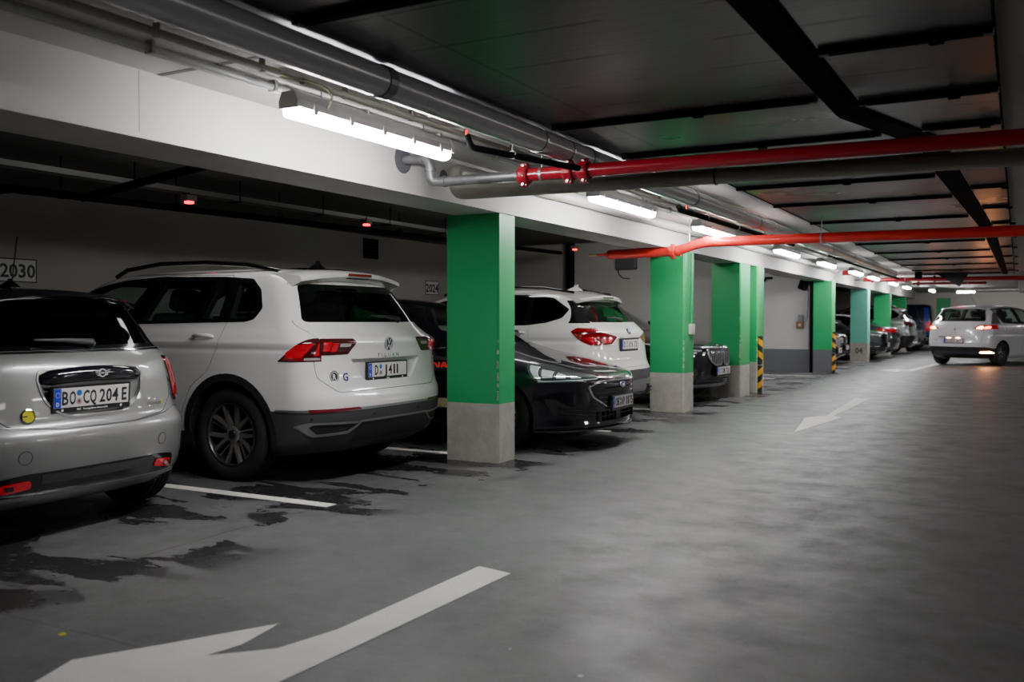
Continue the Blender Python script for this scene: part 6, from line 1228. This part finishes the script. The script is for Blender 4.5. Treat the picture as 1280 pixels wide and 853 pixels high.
# ------------------------------------------------------------------ cars in place
def PL(o, x, y, d): o.location = (x, y, 0); o.rotation_euler = (0, 0, math.radians(d)); return o
PL(make_white_suv(), -6.575, 5.99, 181); PL(make_hatchback(), -6.445, 3.42, 183.4); PL(make_focus(), -5.62, 8.44, 0); ps = PL(make_pearl_suv(), -6.27, 10.49, 180)
xs = PL(make_black_suv(), -6.08, 13.82, -5)
a = math.radians(62); PL(make_mpv(), -1.17 + math.cos(a) * 1.35, 28.3 + math.sin(a) * 1.35, 62)
gs = PL(make_black_suv('suv', 'grey SUV with chrome barred grille, nose out beside the dark blue van', STEEL, False, False, True), -5.45, 40.4, 0)
sd = PL(make_sedan(), -5.75, 32.6, 180); PL(make_van(), -5.3, 42.9, 180)
clone_car(xs, 'black SUV with bright headlamps, nose out just past the grey-footed pillar', (-6.12, 24.1), 0)
clone_car(gs, 'dark SUV with roof rails parked deep in the bay before the pale teal pillar', (-6.35, 26.7), 0, [(STEEL, DKGREY)])
clone_car(gs, 'dark grey SUV nose out, close behind the pale teal pillar', (-5.72, 30.4), 0, [(STEEL, DKGREY)])
ss = clone_car(ps, 'silver SUV backed out beyond the far pillars, taller than the grey saloon next to it', (-5.50, 36.7), 180, [(PEARL, STEEL), (LAMPB, LAMPD), (LAMP, LAMPD), (PLAST, DKGREY)]); ss.scale = (1.02, 1.02, 1.07)

# ------------------------------------------------------------------ light and camera
def area(name, x, y, z, e, sx, sy, col=(1, .98, .96), tilt=0.):
    l = bpy.data.lights.new(name, 'AREA'); l.shape = 'RECTANGLE'; l.size = sx; l.size_y = sy; l.energy = e; l.color = col; o = bpy.data.objects.new(name, l); o.location = (x, y, z); o.rotation_euler = (0, tilt, 0); SC.collection.objects.link(o); return o
for y, e in ((.5, 5), (5.5, 6.5), (10., 7.5), (13.5, 7.5), (25.5, 4), (33., 5)): area('bay_fill', -5.6, y, 2.55, e, 1.6, .3, tilt=.5)  # unseen fill lights added to lift the dark bays
area('lamp_behind', -3.25, -.6, 2.3, 6, .1, 1.4)
l = area('bay_end_fill', -4.9, 12.6, 2.5, 9, .9, .3); l.rotation_euler = (.8, 0, 0)  # no fixture here; added to brighten the end wall of the bays
l = area('end_wall_fill', -.5, 42.6, 2.4, 34, 3., .3); l.rotation_euler = (.75, 0, 0)  # unseen light added to whiten the end wall
l = area('passage_lamp', -6.2, 18.6, 2.5, 34, 1.2, .3, (.95, .94, 1)); l.rotation_euler = (.7, 0, 0)
for y, e in ((3.5, 3), (8., 11), (12., 15), (16., 16), (20., 16), (26., 16), (33., 16)): area('lamp_row_opposite', 5.2, y, 2.35, e, .12, 1.4, tilt=1.15)
for y, e in ((4., 12), (10., 28), (17., 30)): area('fill_row_beyond', 11., y, 2.35, e, .12, 1.4, tilt=1.3)  # extra unseen row, added as soft fill from the right
w = bpy.data.worlds.new('world'); SC.world = w; w.use_nodes = True; w.node_tree.nodes['Background'].inputs[0].default_value = (.02, .02, .022, 1)
cd = make_camera(); cd.dof.use_dof = True; cd.dof.focus_distance = 7.6; cd.dof.aperture_fstop = 2.2
for o in ALL: SC.collection.objects.link(o)
SC.view_settings.view_transform = 'AgX'; SC.view_settings.look = 'None'; SC.view_settings.exposure = 0.8
SC.cycles.max_bounces = 8; SC.cycles.diffuse_bounces = 4; SC.cycles.glossy_bounces = 4; SC.cycles.transparent_max_bounces = 12; SC.cycles.sample_clamp_indirect = 6; SC.cycles.caustics_reflective = False; SC.cycles.use_denoising = True
